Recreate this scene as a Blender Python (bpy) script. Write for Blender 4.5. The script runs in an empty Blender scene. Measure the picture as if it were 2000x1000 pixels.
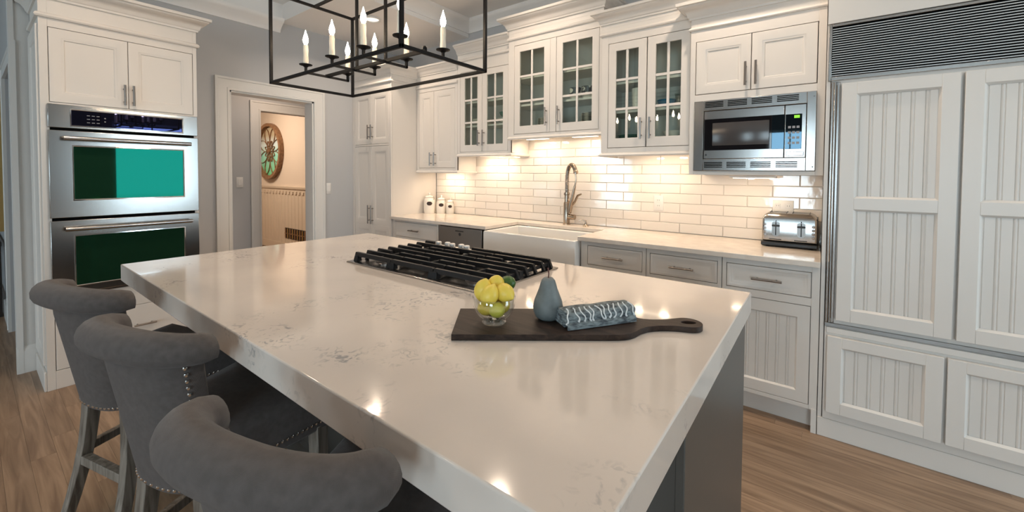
import bpy, bmesh, math, random
from mathutils import Vector, Matrix
random.seed(7)
C = bpy.context.scene.collection
sc = bpy.context.scene
PI = math.pi

# ------------------------------------------------------------------ camera
CZ = 1.363
F_PX, CY, TILT, ROLL, YAW = 806.41, 362.27, 0.0291, 0.0062, 0.6454
cam_d = bpy.data.cameras.new('camera')
cam = bpy.data.objects.new('camera', cam_d); C.objects.link(cam)
Fv = Vector((-math.sin(YAW)*math.cos(TILT), math.cos(YAW)*math.cos(TILT), -math.sin(TILT)))
R0 = Vector((math.cos(YAW), math.sin(YAW), 0)); U0 = R0.cross(Fv)
Rv = math.cos(ROLL)*R0 + math.sin(ROLL)*U0
Uv = -math.sin(ROLL)*R0 + math.cos(ROLL)*U0
cam.matrix_world = Matrix(((Rv.x, Uv.x, -Fv.x, 0), (Rv.y, Uv.y, -Fv.y, 0), (Rv.z, Uv.z, -Fv.z, CZ), (0, 0, 0, 1)))
cam_d.sensor_fit = 'HORIZONTAL'; cam_d.sensor_width = 36
cam_d.lens = F_PX/2000*36
cam_d.shift_y = -(500-CY)/2000
cam_d.clip_start = 0.02
sc.camera = cam

# ------------------------------------------------------------------ world, exposure, large lights
w = bpy.data.worlds.new('world'); sc.world = w; w.use_nodes = True
w.node_tree.nodes['Background'].inputs[0].default_value = (0.62, 0.82, 1.0, 1)
w.node_tree.nodes['Background'].inputs[1].default_value = 1.2
sc.view_settings.view_transform = 'Standard'; sc.view_settings.look = 'None'
sc.view_settings.gamma = 1; sc.view_settings.use_curve_mapping = False
sc.view_settings.exposure = 0.05

def area(name, loc, direction, sx, sy, power, col, spread=PI):
    l = bpy.data.lights.new(name, 'AREA'); l.shape = 'RECTANGLE'; l.size = sx; l.size_y = sy
    l.energy = power; l.color = col; l.spread = spread
    o = bpy.data.objects.new(name, l); C.objects.link(o); o.location = loc
    o.rotation_euler = Vector(direction).to_track_quat('-Z', 'Y').to_euler()
    return o
DAY = (0.72, 0.89, 1.0)
WARM = (1.0, 0.80, 0.60)
# windows behind the camera and to the right: (x0, x1, z0, z1) on the south wall y = YS ; (y0, y1, z0, z1) on the east wall x = XE
YS, XE, XW, ZC, ZS = -4.5, 3.2, -8.9, 2.98, 2.82
SOUTH = [(-5.3, -4.2, 0.35, 2.3), (-0.97, -0.15, 0.5, 2.3), (0.9, 2.6, 0.5, 2.3)]  # the last one is an unseen window added for more daylight
EAST = [(1.7, 2.95, 0.3, 2.3)]
for i, (a, b, c, d) in enumerate(SOUTH):
    area('window_daylight', ((a+b)/2, YS-0.12, (c+d)/2), (0, 1, 0.10), b-a, d-c, (52, 62, 105)[i], DAY)
for (a, b, c, d) in EAST:
    area('window_daylight', (XE+0.12, (a+b)/2, (c+d)/2), (-1, 0, 0.05), b-a, d-c, 60, DAY)
CANS = [(-3.45, 2.36, ZS), (-1.93, 2.42, ZC), (-0.45, 2.42, ZC), (-2.9, 0.5, ZC), (-2.0, -0.2, ZC), (-0.45, -0.2, ZC), (1.1, 1.3, ZC), (-2.0, -2.2, ZC), (1.1, -2.2, ZC)]  # all after the first two are unseen, added as warm general fill
for (x, y, z) in CANS:
    area('can_or_fill_light', (x, y, z-0.02), (0, 0, -1), 0.08, 0.08, 8.5, (1.0, 0.80, 0.62), 2.6)

# ------------------------------------------------------------------ materials
MATS = {}
def mat(name, col=(.8, .8, .8), rough=.5, metal=0, **kw):
    m = bpy.data.materials.new(name); m.use_nodes = True
    b = m.node_tree.nodes['Principled BSDF']
    b.inputs['Base Color'].default_value = (*col, 1); b.inputs['Roughness'].default_value = rough
    b.inputs['Metallic'].default_value = metal
    for k, v in kw.items(): b.inputs[k].default_value = v
    MATS[name] = m
    return m
def nodes(m): return m.node_tree.nodes, m.node_tree.links, m.node_tree.nodes['Principled BSDF']
def noise_bump(m, scale=(40, 40, 40), strength=.1, dist=.002, detail=4):
    n, l, b = nodes(m)
    tc = n.new('ShaderNodeTexCoord'); mp = n.new('ShaderNodeMapping'); mp.inputs['Scale'].default_value = scale
    t = n.new('ShaderNodeTexNoise'); t.inputs['Scale'].default_value = 1; t.inputs['Detail'].default_value = detail
    bp = n.new('ShaderNodeBump'); bp.inputs['Strength'].default_value = strength; bp.inputs['Distance'].default_value = dist
    l.new(tc.outputs['Object'], mp.inputs[0]); l.new(mp.outputs[0], t.inputs['Vector']); l.new(t.outputs[0], bp.inputs['Height'])
    l.new(bp.outputs[0], b.inputs['Normal'])
    return mp, t
def ramp_color(m, src, stops):
    n, l, b = nodes(m)
    r = n.new('ShaderNodeValToRGB')
    while len(r.color_ramp.elements) < len(stops): r.color_ramp.elements.new(.5)
    for e, (p, c) in zip(r.color_ramp.elements, stops): e.position = p; e.color = (*c, 1)
    l.new(src, r.inputs[0]); l.new(r.outputs[0], b.inputs['Base Color'])
    return r

taupe = mat('taupe_wall_paint', (.17, .14, .12), .7); noise_bump(taupe, (90, 90, 90), .08)
white = mat('white_paint', (.74, .70, .655), .38); noise_bump(white, (30, 30, 30), .05)
white2 = mat('white_trim_paint', (.72, .71, .69), .4); noise_bump(white2, (30, 30, 30), .05)
ceil_m = mat('ceiling_paint', (.86, .84, .82), .7); noise_bump(ceil_m, (60, 60, 60), .05)
grayw = mat('gray_wall_paint', (.50, .505, .515), .6); noise_bump(grayw, (90, 90, 90), .08)
beige = mat('hall_wall_paint', (.66, .56, .46), .7); noise_bump(beige, (90, 90, 90), .08)
cream = mat('hall_wainscot_paint', (.62, .52, .41), .5); noise_bump(cream, (40, 40, 40), .05)
steel = mat('brushed_steel', (.42, .405, .39), .2, 1); noise_bump(steel, (4, 4, 420), .012, .0005, 2)
steel_h = mat('brushed_nickel', (.33, .30, .28), .28, 1); noise_bump(steel_h, (200, 200, 200), .03, .001)
steel_d = mat('dark_steel', (.30, .29, .28), .30, 1); noise_bump(steel_d, (4, 4, 300), .06, .001)
knobm = mat('satin_knob_metal', (.85, .84, .82), .35, .6); noise_bump(knobm, (20, 20, 20), .01)
chrome = mat('polished_chrome', (.80, .80, .80), .12, 1); noise_bump(chrome, (20, 20, 20), .01)
bronze = mat('faucet_nickel', (.42, .34, .27), .22, 1); noise_bump(bronze, (60, 60, 60), .02)
iron = mat('cast_iron', (.012, .012, .013), .42, **{'Specular IOR Level': .3}); noise_bump(iron, (300, 300, 300), .25, .001)
wrought = mat('wrought_iron', (.006, .0055, .006), .5, **{'Specular IOR Level': .15}); noise_bump(wrought, (120, 120, 120), .3, .001)
blackp = mat('black_plastic', (.012, .012, .013), .35); noise_bump(blackp, (80, 80, 80), .03)
slat_m = mat('satin_aluminium', (.50, .52, .53), .4, .3); noise_bump(slat_m, (50, 50, 50), .02)
gapm = mat('dark_gap', (.006, .006, .006), .9, **{'Specular IOR Level': .05}); noise_bump(gapm, (50, 50, 50), .05)
blackg = mat('black_glass', (.006, .006, .008), .03, 0); noise_bump(blackg, (3, 3, 3), .01)
winm = mat('microwave_mesh_glass', (.06, .055, .055), .18); noise_bump(winm, (500, 500, 500), .1, .0005)
porcelain = mat('white_fireclay', (.72, .71, .69), .12); noise_bump(porcelain, (8, 8, 8), .02)
plasticw = mat('white_plastic', (.78, .76, .73), .35); noise_bump(plasticw, (50, 50, 50), .03)
ceramic = mat('cream_ceramic', (.80, .76, .70), .2); noise_bump(ceramic, (30, 30, 30), .05)
gold = mat('gold_leaf', (.62, .44, .18), .3, 1); noise_bump(gold, (40, 40, 40), .3, .004)
mirror_m = mat('mirror_silver', (.75, .75, .74), .02, 1); noise_bump(mirror_m, (2, 2, 2), .005)
darkwood = mat('dark_wood', (.02, .015, .012), .4); noise_bump(darkwood, (20, 20, 200), .1)
nail = mat('nailhead_steel', (.75, .73, .70), .2, 1); noise_bump(nail, (300, 300, 300), .05, .0005)
lemon_m = mat('lemon_skin', (.80, .60, .09), .4, **{'Subsurface Weight': .1, 'Subsurface Radius': (.01, .008, .002)}); noise_bump(lemon_m, (260, 260, 260), .3, .001)
leaf_lemon = mat('greenish_lemon_skin', (.70, .66, .10), .4); noise_bump(leaf_lemon, (260, 260, 260), .3, .001)
lime_m = mat('lime_skin', (.045, .11, .015), .38); noise_bump(lime_m, (260, 260, 260), .3, .001)
stem_m = mat('pear_stem', (.10, .03, .02), .6); noise_bump(stem_m, (100, 100, 100), .2)
fringe_m = mat('white_cotton_fringe', (.72, .74, .74), .9); noise_bump(fringe_m, (600, 600, 600), .4, .001)
blue_c = mat('blue_glaze', (.02, .16, .28), .15); noise_bump(blue_c, (20, 20, 20), .03)
green_c = mat('green_glaze', (.10, .22, .18), .2); noise_bump(green_c, (20, 20, 20), .03)
label_m = mat('dark_brown_label', (.035, .018, .012), .5); noise_bump(label_m, (50, 50, 50), .05)
island_m = mat('charcoal_cabinet_paint', (.075, .071, .064), .36); noise_bump(island_m, (40, 40, 40), .05)
led = mat('green_led', (0, 0, 0), .5, **{'Emission Color': (.35, 1, .05, 1), 'Emission Strength': 1.0}); noise_bump(led, (50, 50, 50), .01)
grayprint = mat('gray_print', (.30, .30, .32), .5); noise_bump(grayprint, (50, 50, 50), .02)
darkprint = mat('dark_print', (.03, .03, .03), .5); noise_bump(darkprint, (50, 50, 50), .02)
flame = mat('candle_bulb', (1, .9, .7), .2, **{'Emission Color': (1, .77, .53, 1), 'Emission Strength': 120.0})
wax = mat('ivory_candle_sleeve', (.78, .70, .58), .5, **{'Subsurface Weight': .2, 'Subsurface Radius': (.02, .01, .006)}); noise_bump(wax, (60, 60, 20), .4, .004)
lens = mat('light_lens', (1, 1, 1), .4, **{'Emission Color': (1, .80, .58, 1), 'Emission Strength': 4.0})
canlens = mat('downlight_lens', (1, 1, 1), .4, **{'Emission Color': (1, .86, .70, 1), 'Emission Strength': 1.2})
grout = mat('pale_grout', (.70, .64, .57), .8); noise_bump(grout, (200, 200, 200), .2)
tile_m = mat('white_glazed_tile', (.82, .765, .71), .06, **{'Coat Weight': .5, 'Coat Roughness': .03}); noise_bump(tile_m, (22, 22, 22), .22, .003, 2)
bark = mat('tree_bark', (.06, .045, .03), .9); noise_bump(bark, (10, 10, 3), .5, .02)

# oven glass: a dark pane whose coating mirrors teal
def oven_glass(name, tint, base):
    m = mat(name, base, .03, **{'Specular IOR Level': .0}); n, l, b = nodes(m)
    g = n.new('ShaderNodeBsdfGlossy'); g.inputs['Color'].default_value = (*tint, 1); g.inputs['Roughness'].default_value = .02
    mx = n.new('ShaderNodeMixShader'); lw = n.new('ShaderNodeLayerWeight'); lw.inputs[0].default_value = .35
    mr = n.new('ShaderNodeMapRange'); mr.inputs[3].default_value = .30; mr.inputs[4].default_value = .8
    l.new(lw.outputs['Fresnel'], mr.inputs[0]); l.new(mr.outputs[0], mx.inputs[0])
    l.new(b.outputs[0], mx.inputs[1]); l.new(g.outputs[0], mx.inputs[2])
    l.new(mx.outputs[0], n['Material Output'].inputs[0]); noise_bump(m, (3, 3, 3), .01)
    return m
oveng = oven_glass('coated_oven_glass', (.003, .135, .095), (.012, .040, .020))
stripg = oven_glass('coated_control_glass', (.08, .13, .17), (.006, .010, .014))
dispg = oven_glass('coated_display_glass', (.07, .08, .22), (.006, .006, .010))

# clear panes
def pane_mat(name, tint, gloss=.9, base=.045):
    m = bpy.data.materials.new(name); m.use_nodes = True; n, l = m.node_tree.nodes, m.node_tree.links
    n.remove(n['Principled BSDF'])
    t = n.new('ShaderNodeBsdfTransparent'); t.inputs[0].default_value = (*tint, 1)
    g = n.new('ShaderNodeBsdfGlossy'); g.inputs['Roughness'].default_value = .02; g.inputs['Color'].default_value = (gloss, gloss, gloss, 1)
    lw = n.new('ShaderNodeLayerWeight'); lw.inputs[0].default_value = .5
    pw = n.new('ShaderNodeMath'); pw.operation = 'POWER'; pw.inputs[1].default_value = 5; l.new(lw.outputs['Facing'], pw.inputs[0])
    f = n.new('ShaderNodeMapRange'); f.inputs[3].default_value = base; f.inputs[4].default_value = 1; l.new(pw.outputs[0], f.inputs[0])
    x = n.new('ShaderNodeMixShader'); l.new(f.outputs[0], x.inputs[0]); l.new(t.outputs[0], x.inputs[1]); l.new(g.outputs[0], x.inputs[2])
    l.new(x.outputs[0], n['Material Output'].inputs[0])
    MATS[name] = m
    return m
pane_m = pane_mat('cabinet_pane_glass', (.90, .945, .92))
winpane = pane_mat('window_glass', (.95, .97, .97))
bowlg = pane_mat('clear_bowl_glass', (.955, .965, .955), .95, .10)

# quartz with soft gray flecks
quartz = mat('white_quartz', (.70, .66, .62), .10, **{'Coat Weight': .3, 'Coat Roughness': .04})
n, l, b = nodes(quartz)
tc = n.new('ShaderNodeTexCoord')
big = n.new('ShaderNodeTexNoise'); big.inputs['Scale'].default_value = 4.2; big.inputs['Detail'].default_value = 3
fine = n.new('ShaderNodeTexNoise'); fine.inputs['Scale'].default_value = 34; fine.inputs['Detail'].default_value = 7; fine.inputs['Distortion'].default_value = 1.6
cld = n.new('ShaderNodeTexNoise'); cld.inputs['Scale'].default_value = 2.6; cld.inputs['Detail'].default_value = 6
for t in (big, fine, cld): l.new(tc.outputs['Object'], t.inputs['Vector'])
m1 = n.new('ShaderNodeMapRange'); m1.inputs[1].default_value = .55; m1.inputs[2].default_value = .68
m2 = n.new('ShaderNodeMapRange'); m2.inputs[1].default_value = .53; m2.inputs[2].default_value = .64
l.new(big.outputs[0], m1.inputs[0]); l.new(fine.outputs[0], m2.inputs[0])
mu = n.new('ShaderNodeMath'); mu.operation = 'MULTIPLY'; l.new(m1.outputs[0], mu.inputs[0]); l.new(m2.outputs[0], mu.inputs[1])
cr = n.new('ShaderNodeMapRange'); cr.inputs[1].default_value = .35; cr.inputs[2].default_value = .7; cr.inputs[3].default_value = 0; cr.inputs[4].default_value = 1
l.new(cld.outputs[0], cr.inputs[0])
mx0 = n.new('ShaderNodeMixRGB'); mx0.inputs[1].default_value = (.74, .665, .60, 1); mx0.inputs[2].default_value = (.66, .595, .54, 1); l.new(cr.outputs[0], mx0.inputs[0])
mx1 = n.new('ShaderNodeMixRGB'); mx1.inputs[2].default_value = (.38, .365, .355, 1); l.new(mu.outputs[0], mx1.inputs[0]); l.new(mx0.outputs[0], mx1.inputs[1])
l.new(mx1.outputs[0], b.inputs['Base Color'])
counter_m = mat('pale_counter_quartz', (.74, .69, .63), .12); mp, t = noise_bump(counter_m, (14, 14, 14), .01); ramp_color(counter_m, t.outputs[0], [(.3, (.68, .61, .54)), (.7, (.77, .70, .63))])

# fabric
fabric = mat('gray_linen', (.088, .080, .080), .9, **{'Sheen Weight': .12, 'Sheen Roughness': .5})
n, l, b = nodes(fabric)
tc = n.new('ShaderNodeTexCoord')
w1 = n.new('ShaderNodeTexWave'); w1.inputs['Scale'].default_value = 320; w1.inputs['Distortion'].default_value = 1.0; w1.bands_direction = 'X'
w2 = n.new('ShaderNodeTexWave'); w2.inputs['Scale'].default_value = 320; w2.inputs['Distortion'].default_value = 1.0; w2.bands_direction = 'Z'
for t in (w1, w2): l.new(tc.outputs['Object'], t.inputs['Vector'])
ad = n.new('ShaderNodeMath'); ad.operation = 'ADD'; l.new(w1.outputs['Fac'], ad.inputs[0]); l.new(w2.outputs['Fac'], ad.inputs[1])
bp = n.new('ShaderNodeBump'); bp.inputs['Strength'].default_value = .25; bp.inputs['Distance'].default_value = .001
l.new(ad.outputs[0], bp.inputs['Height']); l.new(bp.outputs[0], b.inputs['Normal'])
nz = n.new('ShaderNodeTexNoise'); nz.inputs['Scale'].default_value = 60; l.new(tc.outputs['Object'], nz.inputs['Vector'])
ramp_color(fabric, nz.outputs[0], [(.3, (.074, .064, .060)), (.7, (.096, .083, .079))])

def wood(name, cols, scale, rough=.4, rnd=False, bump=.15):
    m = mat(name, cols[0], rough); n, l, b = nodes(m)
    tc = n.new('ShaderNodeTexCoord'); mp = n.new('ShaderNodeMapping'); mp.inputs['Scale'].default_value = scale
    l.new(tc.outputs['Object'], mp.inputs[0])
    if rnd:
        oi = n.new('ShaderNodeObjectInfo'); mm = n.new('ShaderNodeMath'); mm.operation = 'MULTIPLY'; mm.inputs[1].default_value = 37
        cx = n.new('ShaderNodeCombineXYZ'); l.new(oi.outputs['Random'], mm.inputs[0])
        for i in range(3): l.new(mm.outputs[0], cx.inputs[i])
        l.new(cx.outputs[0], mp.inputs['Location'])
    t = n.new('ShaderNodeTexNoise'); t.inputs['Scale'].default_value = 1; t.inputs['Detail'].default_value = 7; t.inputs['Distortion'].default_value = .9
    l.new(mp.outputs[0], t.inputs['Vector'])
    r = n.new('ShaderNodeValToRGB'); r.color_ramp.elements[0].position = .33; r.color_ramp.elements[1].position = .68
    r.color_ramp.elements[0].color = (*cols[0], 1); r.color_ramp.elements[1].color = (*cols[1], 1); l.new(t.outputs[0], r.inputs[0])
    out = r.outputs[0]
    if rnd:
        hs = n.new('ShaderNodeHueSaturation'); mr = n.new('ShaderNodeMapRange'); mr.inputs[3].default_value = .86; mr.inputs[4].default_value = 1.14
        l.new(oi.outputs['Random'], mr.inputs[0]); l.new(mr.outputs[0], hs.inputs['Value']); l.new(out, hs.inputs['Color']); out = hs.outputs[0]
    l.new(out, b.inputs['Base Color'])
    bp = n.new('ShaderNodeBump'); bp.inputs['Strength'].default_value = bump; bp.inputs['Distance'].default_value = .001
    l.new(t.outputs[0], bp.inputs['Height']); l.new(bp.outputs[0], b.inputs['Normal'])
    return m
oak = wood('oak_floor', ((.20, .122, .072), (.37, .245, .155)), (2.4, 34, 34), .36, True, .06)
legwood = wood('weathered_gray_wood', ((.11, .09, .07), (.30, .265, .225)), (50, 50, 4), .6)
walnut = wood('dark_walnut', ((.017, .0105, .008), (.050, .031, .023)), (4, 60, 60), .45); MATS['dark_walnut'].node_tree.nodes['Principled BSDF'].inputs['Specular IOR Level'].default_value = .28
brownwood = wood('brown_carved_wood', ((.16, .075, .03), (.30, .16, .08)), (20, 20, 20), .45)
pear_m = mat('blue_gray_stoneware', (.14, .17, .18), .55); mp, t = noise_bump(pear_m, (30, 30, 30), .15, .002); ramp_color(pear_m, t.outputs[0], [(.3, (.125, .145, .148)), (.7, (.185, .21, .21))])

towel_m = mat('blue_gray_striped_cotton', (.2, .25, .27), .95); n, l, b = nodes(towel_m)
tc = n.new('ShaderNodeTexCoord'); wv = n.new('ShaderNodeTexNoise'); wv.inputs['Scale'].default_value = 1; wv.inputs['Detail'].default_value = 3
mp = n.new('ShaderNodeMapping'); mp.inputs['Scale'].default_value = (60, 40, 160); l.new(tc.outputs['Object'], mp.inputs[0]); l.new(mp.outputs[0], wv.inputs['Vector'])
ramp_color(towel_m, wv.outputs[0], [(.36, (.06, .07, .08)), (.62, (.22, .26, .27))])
mug_m = mat('black_patterned_glaze', (.6, .55, .5), .3); n, l, b = nodes(mug_m)
tc = n.new('ShaderNodeTexCoord'); vo = n.new('ShaderNodeTexVoronoi'); vo.inputs['Scale'].default_value = 22; l.new(tc.outputs['Object'], vo.inputs['Vector'])
ramp_color(mug_m, vo.outputs['Distance'], [(.56, (.70, .64, .57)), (.60, (.03, .025, .025))])
stain = mat('stained_glass', (.2, .5, .4), .12, **{'Coat Weight': .4}); n, l, b = nodes(stain)
tc = n.new('ShaderNodeTexCoord'); sp = n.new('ShaderNodeSeparateXYZ'); l.new(tc.outputs['Object'], sp.inputs[0])
mr = n.new('ShaderNodeMapRange'); mr.inputs[1].default_value = -.48; mr.inputs[2].default_value = .48; l.new(sp.outputs['Z'], mr.inputs[0])
ramp_color(stain, mr.outputs[0], [(.10, (.16, .62, .32)), (.42, (.30, .74, .60)), (.62, (.70, .86, .90)), (.80, (.50, .42, .28))])
foliage = mat('tree_leaves', (.05, .16, .04), .6); mp, t = noise_bump(foliage, (9, 9, 9), 1, .2); ramp_color(foliage, t.outputs[0], [(.35, (.02, .09, .02)), (.65, (.16, .40, .10))])
grassm = mat('lawn_grass', (.08, .22, .05), .9); noise_bump(grassm, (30, 30, 30), .6, .05)
# ------------------------------------------------------------------ mesh helpers
FY = lambda y: (Vector((0, y, 0)), Vector((1, 0, 0)), Vector((0, 0, 1)), Vector((0, -1, 0)))   # u=x v=z w toward -Y
FX = lambda x: (Vector((x, 0, 0)), Vector((0, 1, 0)), Vector((0, 0, 1)), Vector((1, 0, 0)))    # u=y v=z w toward +X
FZ = (Vector((0, 0, 0)), Vector((1, 0, 0)), Vector((0, 1, 0)), Vector((0, 0, 1)))              # plain xyz

class MB:
    def __init__(s, frame=FZ): s.v = []; s.f = []; s.fr = frame
    def P(s, u, v, w):
        o, U, V, W = s.fr
        s.v.append(o + U*u + V*v + W*w); return len(s.v)-1
    def box(s, u0, u1, v0, v1, w0, w1):
        i = [s.P(a, b, c) for c in (w0, w1) for a, b in ((u0, v0), (u1, v0), (u1, v1), (u0, v1))]
        for q in ((0, 3, 2, 1), (4, 5, 6, 7), (0, 1, 5, 4), (1, 2, 6, 5), (2, 3, 7, 6), (3, 0, 4, 7)): s.f.append([i[k] for k in q])
        return s
    def hexa(s, bot, top):
        i = [s.P(*p) for p in bot] + [s.P(*p) for p in top]
        for q in ((0, 3, 2, 1), (4, 5, 6, 7), (0, 1, 5, 4), (1, 2, 6, 5), (2, 3, 7, 6), (3, 0, 4, 7)): s.f.append([i[k] for k in q])
        return s
    def loft(s, rings, cap0=True, cap1=True, closed=True):
        R = [[s.P(*p) for p in r] for r in rings]
        n = len(R[0])
        for a, b in zip(R, R[1:]):
            for k in range(n if closed else n-1):
                s.f.append([a[k], a[(k+1) % n], b[(k+1) % n], b[k]])
        if cap0: s.f.append(R[0][::-1])
        if cap1: s.f.append(R[-1])
        return s
    def rings(s, u0, u1, v0, v1, steps, cap=True, back=True):
        """concentric rectangles: steps of (inset, w); first is the back outline"""
        rs = [[(u0+i, v0+i, w), (u1-i, v0+i, w), (u1-i, v1-i, w), (u0+i, v1-i, w)] for i, w in steps]
        return s.loft(rs, back, cap)
    def prism(s, prof, a, b, axis=0):
        """profile points (p, q) in the two other axes, extruded along axis"""
        def pt(t, p, q): return [(t, p, q), (p, t, q), (p, q, t)][axis]
        return s.loft([[pt(a, p, q) for p, q in prof], [pt(b, p, q) for p, q in prof]])
    def lathe(s, prof, c=(0, 0, 0), n=20, axis=2, sc=(1, 1), cap=True):
        rs = []
        for r, h in prof:
            ring = []
            for k in range(n):
                a = 2*PI*k/n; x, y = r*math.cos(a)*sc[0], r*math.sin(a)*sc[1]
                ring.append({2: (c[0]+x, c[1]+y, c[2]+h), 0: (c[0]+h, c[1]+x, c[2]+y), 1: (c[0]+y, c[1]+h, c[2]+x)}[axis])
            rs.append(ring)
        return s.loft(rs, cap, cap)
    def tube(s, pts, r, n=8, closed=False):
        pts = [Vector(p) for p in pts]; N = len(pts); rr = r if isinstance(r, (list, tuple)) else [r]*N
        rings = []; prev = None
        for i, p in enumerate(pts):
            t = (pts[min(i+1, N-1)] - pts[max(i-1, 0)])
            if closed: t = pts[(i+1) % N]-pts[i-1]
            t.normalize()
            if prev is None:
                a = Vector((0, 0, 1)) if abs(t.z) < .9 else Vector((1, 0, 0))
                x = t.cross(a).normalized()
            else: x = (prev - t*prev.dot(t)).normalized()
            prev = x; y = t.cross(x)
            rings.append([tuple(p + (x*math.cos(2*PI*k/n) + y*math.sin(2*PI*k/n))*rr[i]) for k in range(n)])
        if closed: rings.append(rings[0])
        return s.loft(rings, not closed, not closed)
    def ball(s, c, r, n=10, m=6, sc=(1, 1, 1)):
        c = Vector(c)
        rings = [[(c.x+r*sc[0]*math.sin(PI*j/m)*math.cos(2*PI*k/n), c.y+r*sc[1]*math.sin(PI*j/m)*math.sin(2*PI*k/n), c.z-r*sc[2]*math.cos(PI*j/m)) for k in range(n)] for j in range(1, m)]
        R = [[s.P(*p) for p in g] for g in rings]
        for a, b in zip(R, R[1:]):
            for k in range(n): s.f.append([a[k], a[(k+1) % n], b[(k+1) % n], b[k]])
        lo = s.P(c.x, c.y, c.z-r*sc[2]); hi = s.P(c.x, c.y, c.z+r*sc[2])
        for k in range(n): s.f.append([lo, R[0][(k+1) % n], R[0][k]]); s.f.append([hi, R[-1][k], R[-1][(k+1) % n]])
        return s
    def build(s, name, m, parent=None, bevel=0, smooth=40, seg=2, subd=0):
        base = Vector((0, 0, 0))
        p = parent
        while p is not None: base = base + p.location; p = p.parent
        me = bpy.data.meshes.new(name)
        me.from_pydata([tuple(v-base) for v in s.v], [], s.f)
        bm = bmesh.new(); bm.from_mesh(me); bmesh.ops.recalc_face_normals(bm, faces=bm.faces); bm.to_mesh(me); bm.free()
        me.materials.append(m); me.polygons.foreach_set('use_smooth', [True]*len(me.polygons))
        if not subd: me.set_sharp_from_angle(angle=math.radians(smooth))
        o = bpy.data.objects.new(name, me); C.objects.link(o)
        if parent: o.parent = parent
        if bevel:
            bv = o.modifiers.new('bevel', 'BEVEL'); bv.width = bevel; bv.segments = seg; bv.limit_method = 'ANGLE'; bv.angle_limit = math.radians(35); bv.harden_normals = False
        if subd:
            sm = o.modifiers.new('subsurf', 'SUBSURF'); sm.levels = subd; sm.render_levels = subd
        return o
def tag(o, label=None, cat=None, group=None, kind=None):
    if label: o['label'] = label
    if cat: o['category'] = cat
    if group: o['group'] = group
    if kind: o['kind'] = kind
    return o
def thing(name, loc, label, cat, group=None):
    o = bpy.data.objects.new(name, None); o.empty_display_size = .05; C.objects.link(o); o.location = loc
    return tag(o, label, cat, group)
def solo(mb, name, m, label, cat, group=None, origin=None, **kw):
    """a thing that is one mesh, its origin at its base"""
    if origin is None:
        xs = [v.x for v in mb.v]; ys = [v.y for v in mb.v]; zs = [v.z for v in mb.v]
        origin = ((min(xs)+max(xs))/2, (min(ys)+max(ys))/2, min(zs))
    mb.v = [v-Vector(origin) for v in mb.v]
    o = mb.build(name, m, **kw); o.location = origin
    return tag(o, label, cat, group)
def struct(mb, name, m, parent=None, **kw):
    o = mb.build(name, m, parent, **kw)
    if not parent: o['kind'] = 'structure'
    return o
def share(o, name, parent, delta):
    c = o.copy(); c.name = name; C.objects.link(c); c.parent = parent; c.location = o.location + Vector(delta); return c

def bar_handle(frame, u, v, length, vertical=True, off=.032, r=.0066):
    mb = MB(frame); h = length/2
    o, U, V, W = frame
    a, b_ = ((u, v-h, off), (u, v+h, off)) if vertical else ((u-h, v, off), (u+h, v, off))
    mb.tube([a, b_], r, 8)
    for t in (-.32, .32):
        p = (u, v+t*length) if vertical else (u+t*length, v)
        mb.tube([(p[0], p[1], 0), (p[0], p[1], off)], r*.8, 6)
    return mb
def panel_door(frame, u0, u1, v0, v1, th=.02, rail=.055, rec=.009, w0=0):
    t = w0+th
    return MB(frame).rings(u0, u1, v0, v1, [(0, w0), (0, t-.002), (.002, t), (rail-.004, t), (rail, t-.003), (rail+.010, t-.004), (rail+.014, t-rec), (rail+.03, t-rec)])
def bead_door(frame, u0, u1, panels, v0, v1, th=.022, rail=.055, w0=0):
    """frame of rails and stiles with open, recessed fields; panels = list of (v0, v1) fields"""
    mb = MB(frame); t = w0+th
    mb.box(u0, u0+rail, v0, v1, w0, t); mb.box(u1-rail, u1, v0, v1, w0, t)
    edges = [v0] + [x for p in panels for x in p] + [v1]
    for i in range(0, len(edges), 2): mb.box(u0+rail, u1-rail, edges[i], edges[i+1], w0, t)
    for (a, b) in panels:                                       # bevelled sticking round each field
        mb.loft([[(u0+rail, a, t-.001), (u1-rail, a, t-.001), (u1-rail, b, t-.001), (u0+rail, b, t-.001)],
                 [(u0+rail+.009, a+.009, t-.012), (u1-rail-.009, a+.009, t-.012), (u1-rail-.009, b-.009, t-.012), (u0+rail+.009, b-.009, t-.012)]], False, False)
        mb.box(u0+rail, u1-rail, a, b, w0, w0+.003)
    return mb
def bead_planks(frame, parent, u0, u1, panels, rail=.055, w0=0, pitch=.048, m=None):
    for (a, b) in panels:
        lo, hi = u0+rail+.001, u1-rail-.001
        k = max(2, round((hi-lo)/pitch)); s = (hi-lo)/k
        for i in range(k):
            x0 = lo+i*s; q = .003; g = .0035
            prof = [(x0+.0001, w0+.003), (x0+s-.0001, w0+.003), (x0+s-.0001, w0+.0072), (x0+s-.0016, w0+.0105), (x0+.0150, w0+.0105), (x0+.0135, w0+.0078), (x0+.0120, w0+.0078), (x0+.0105, w0+.0098), (x0+.0065, w0+.0110), (x0+.0030, w0+.0098), (x0+.0001, w0+.0072)]
            mb = MB(frame); mb.loft([[(p, a+.001, qv) for p, qv in prof], [(p, b-.001, qv) for p, qv in prof]])
            mb.build('beadboard_plank', m or white, parent)
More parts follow.
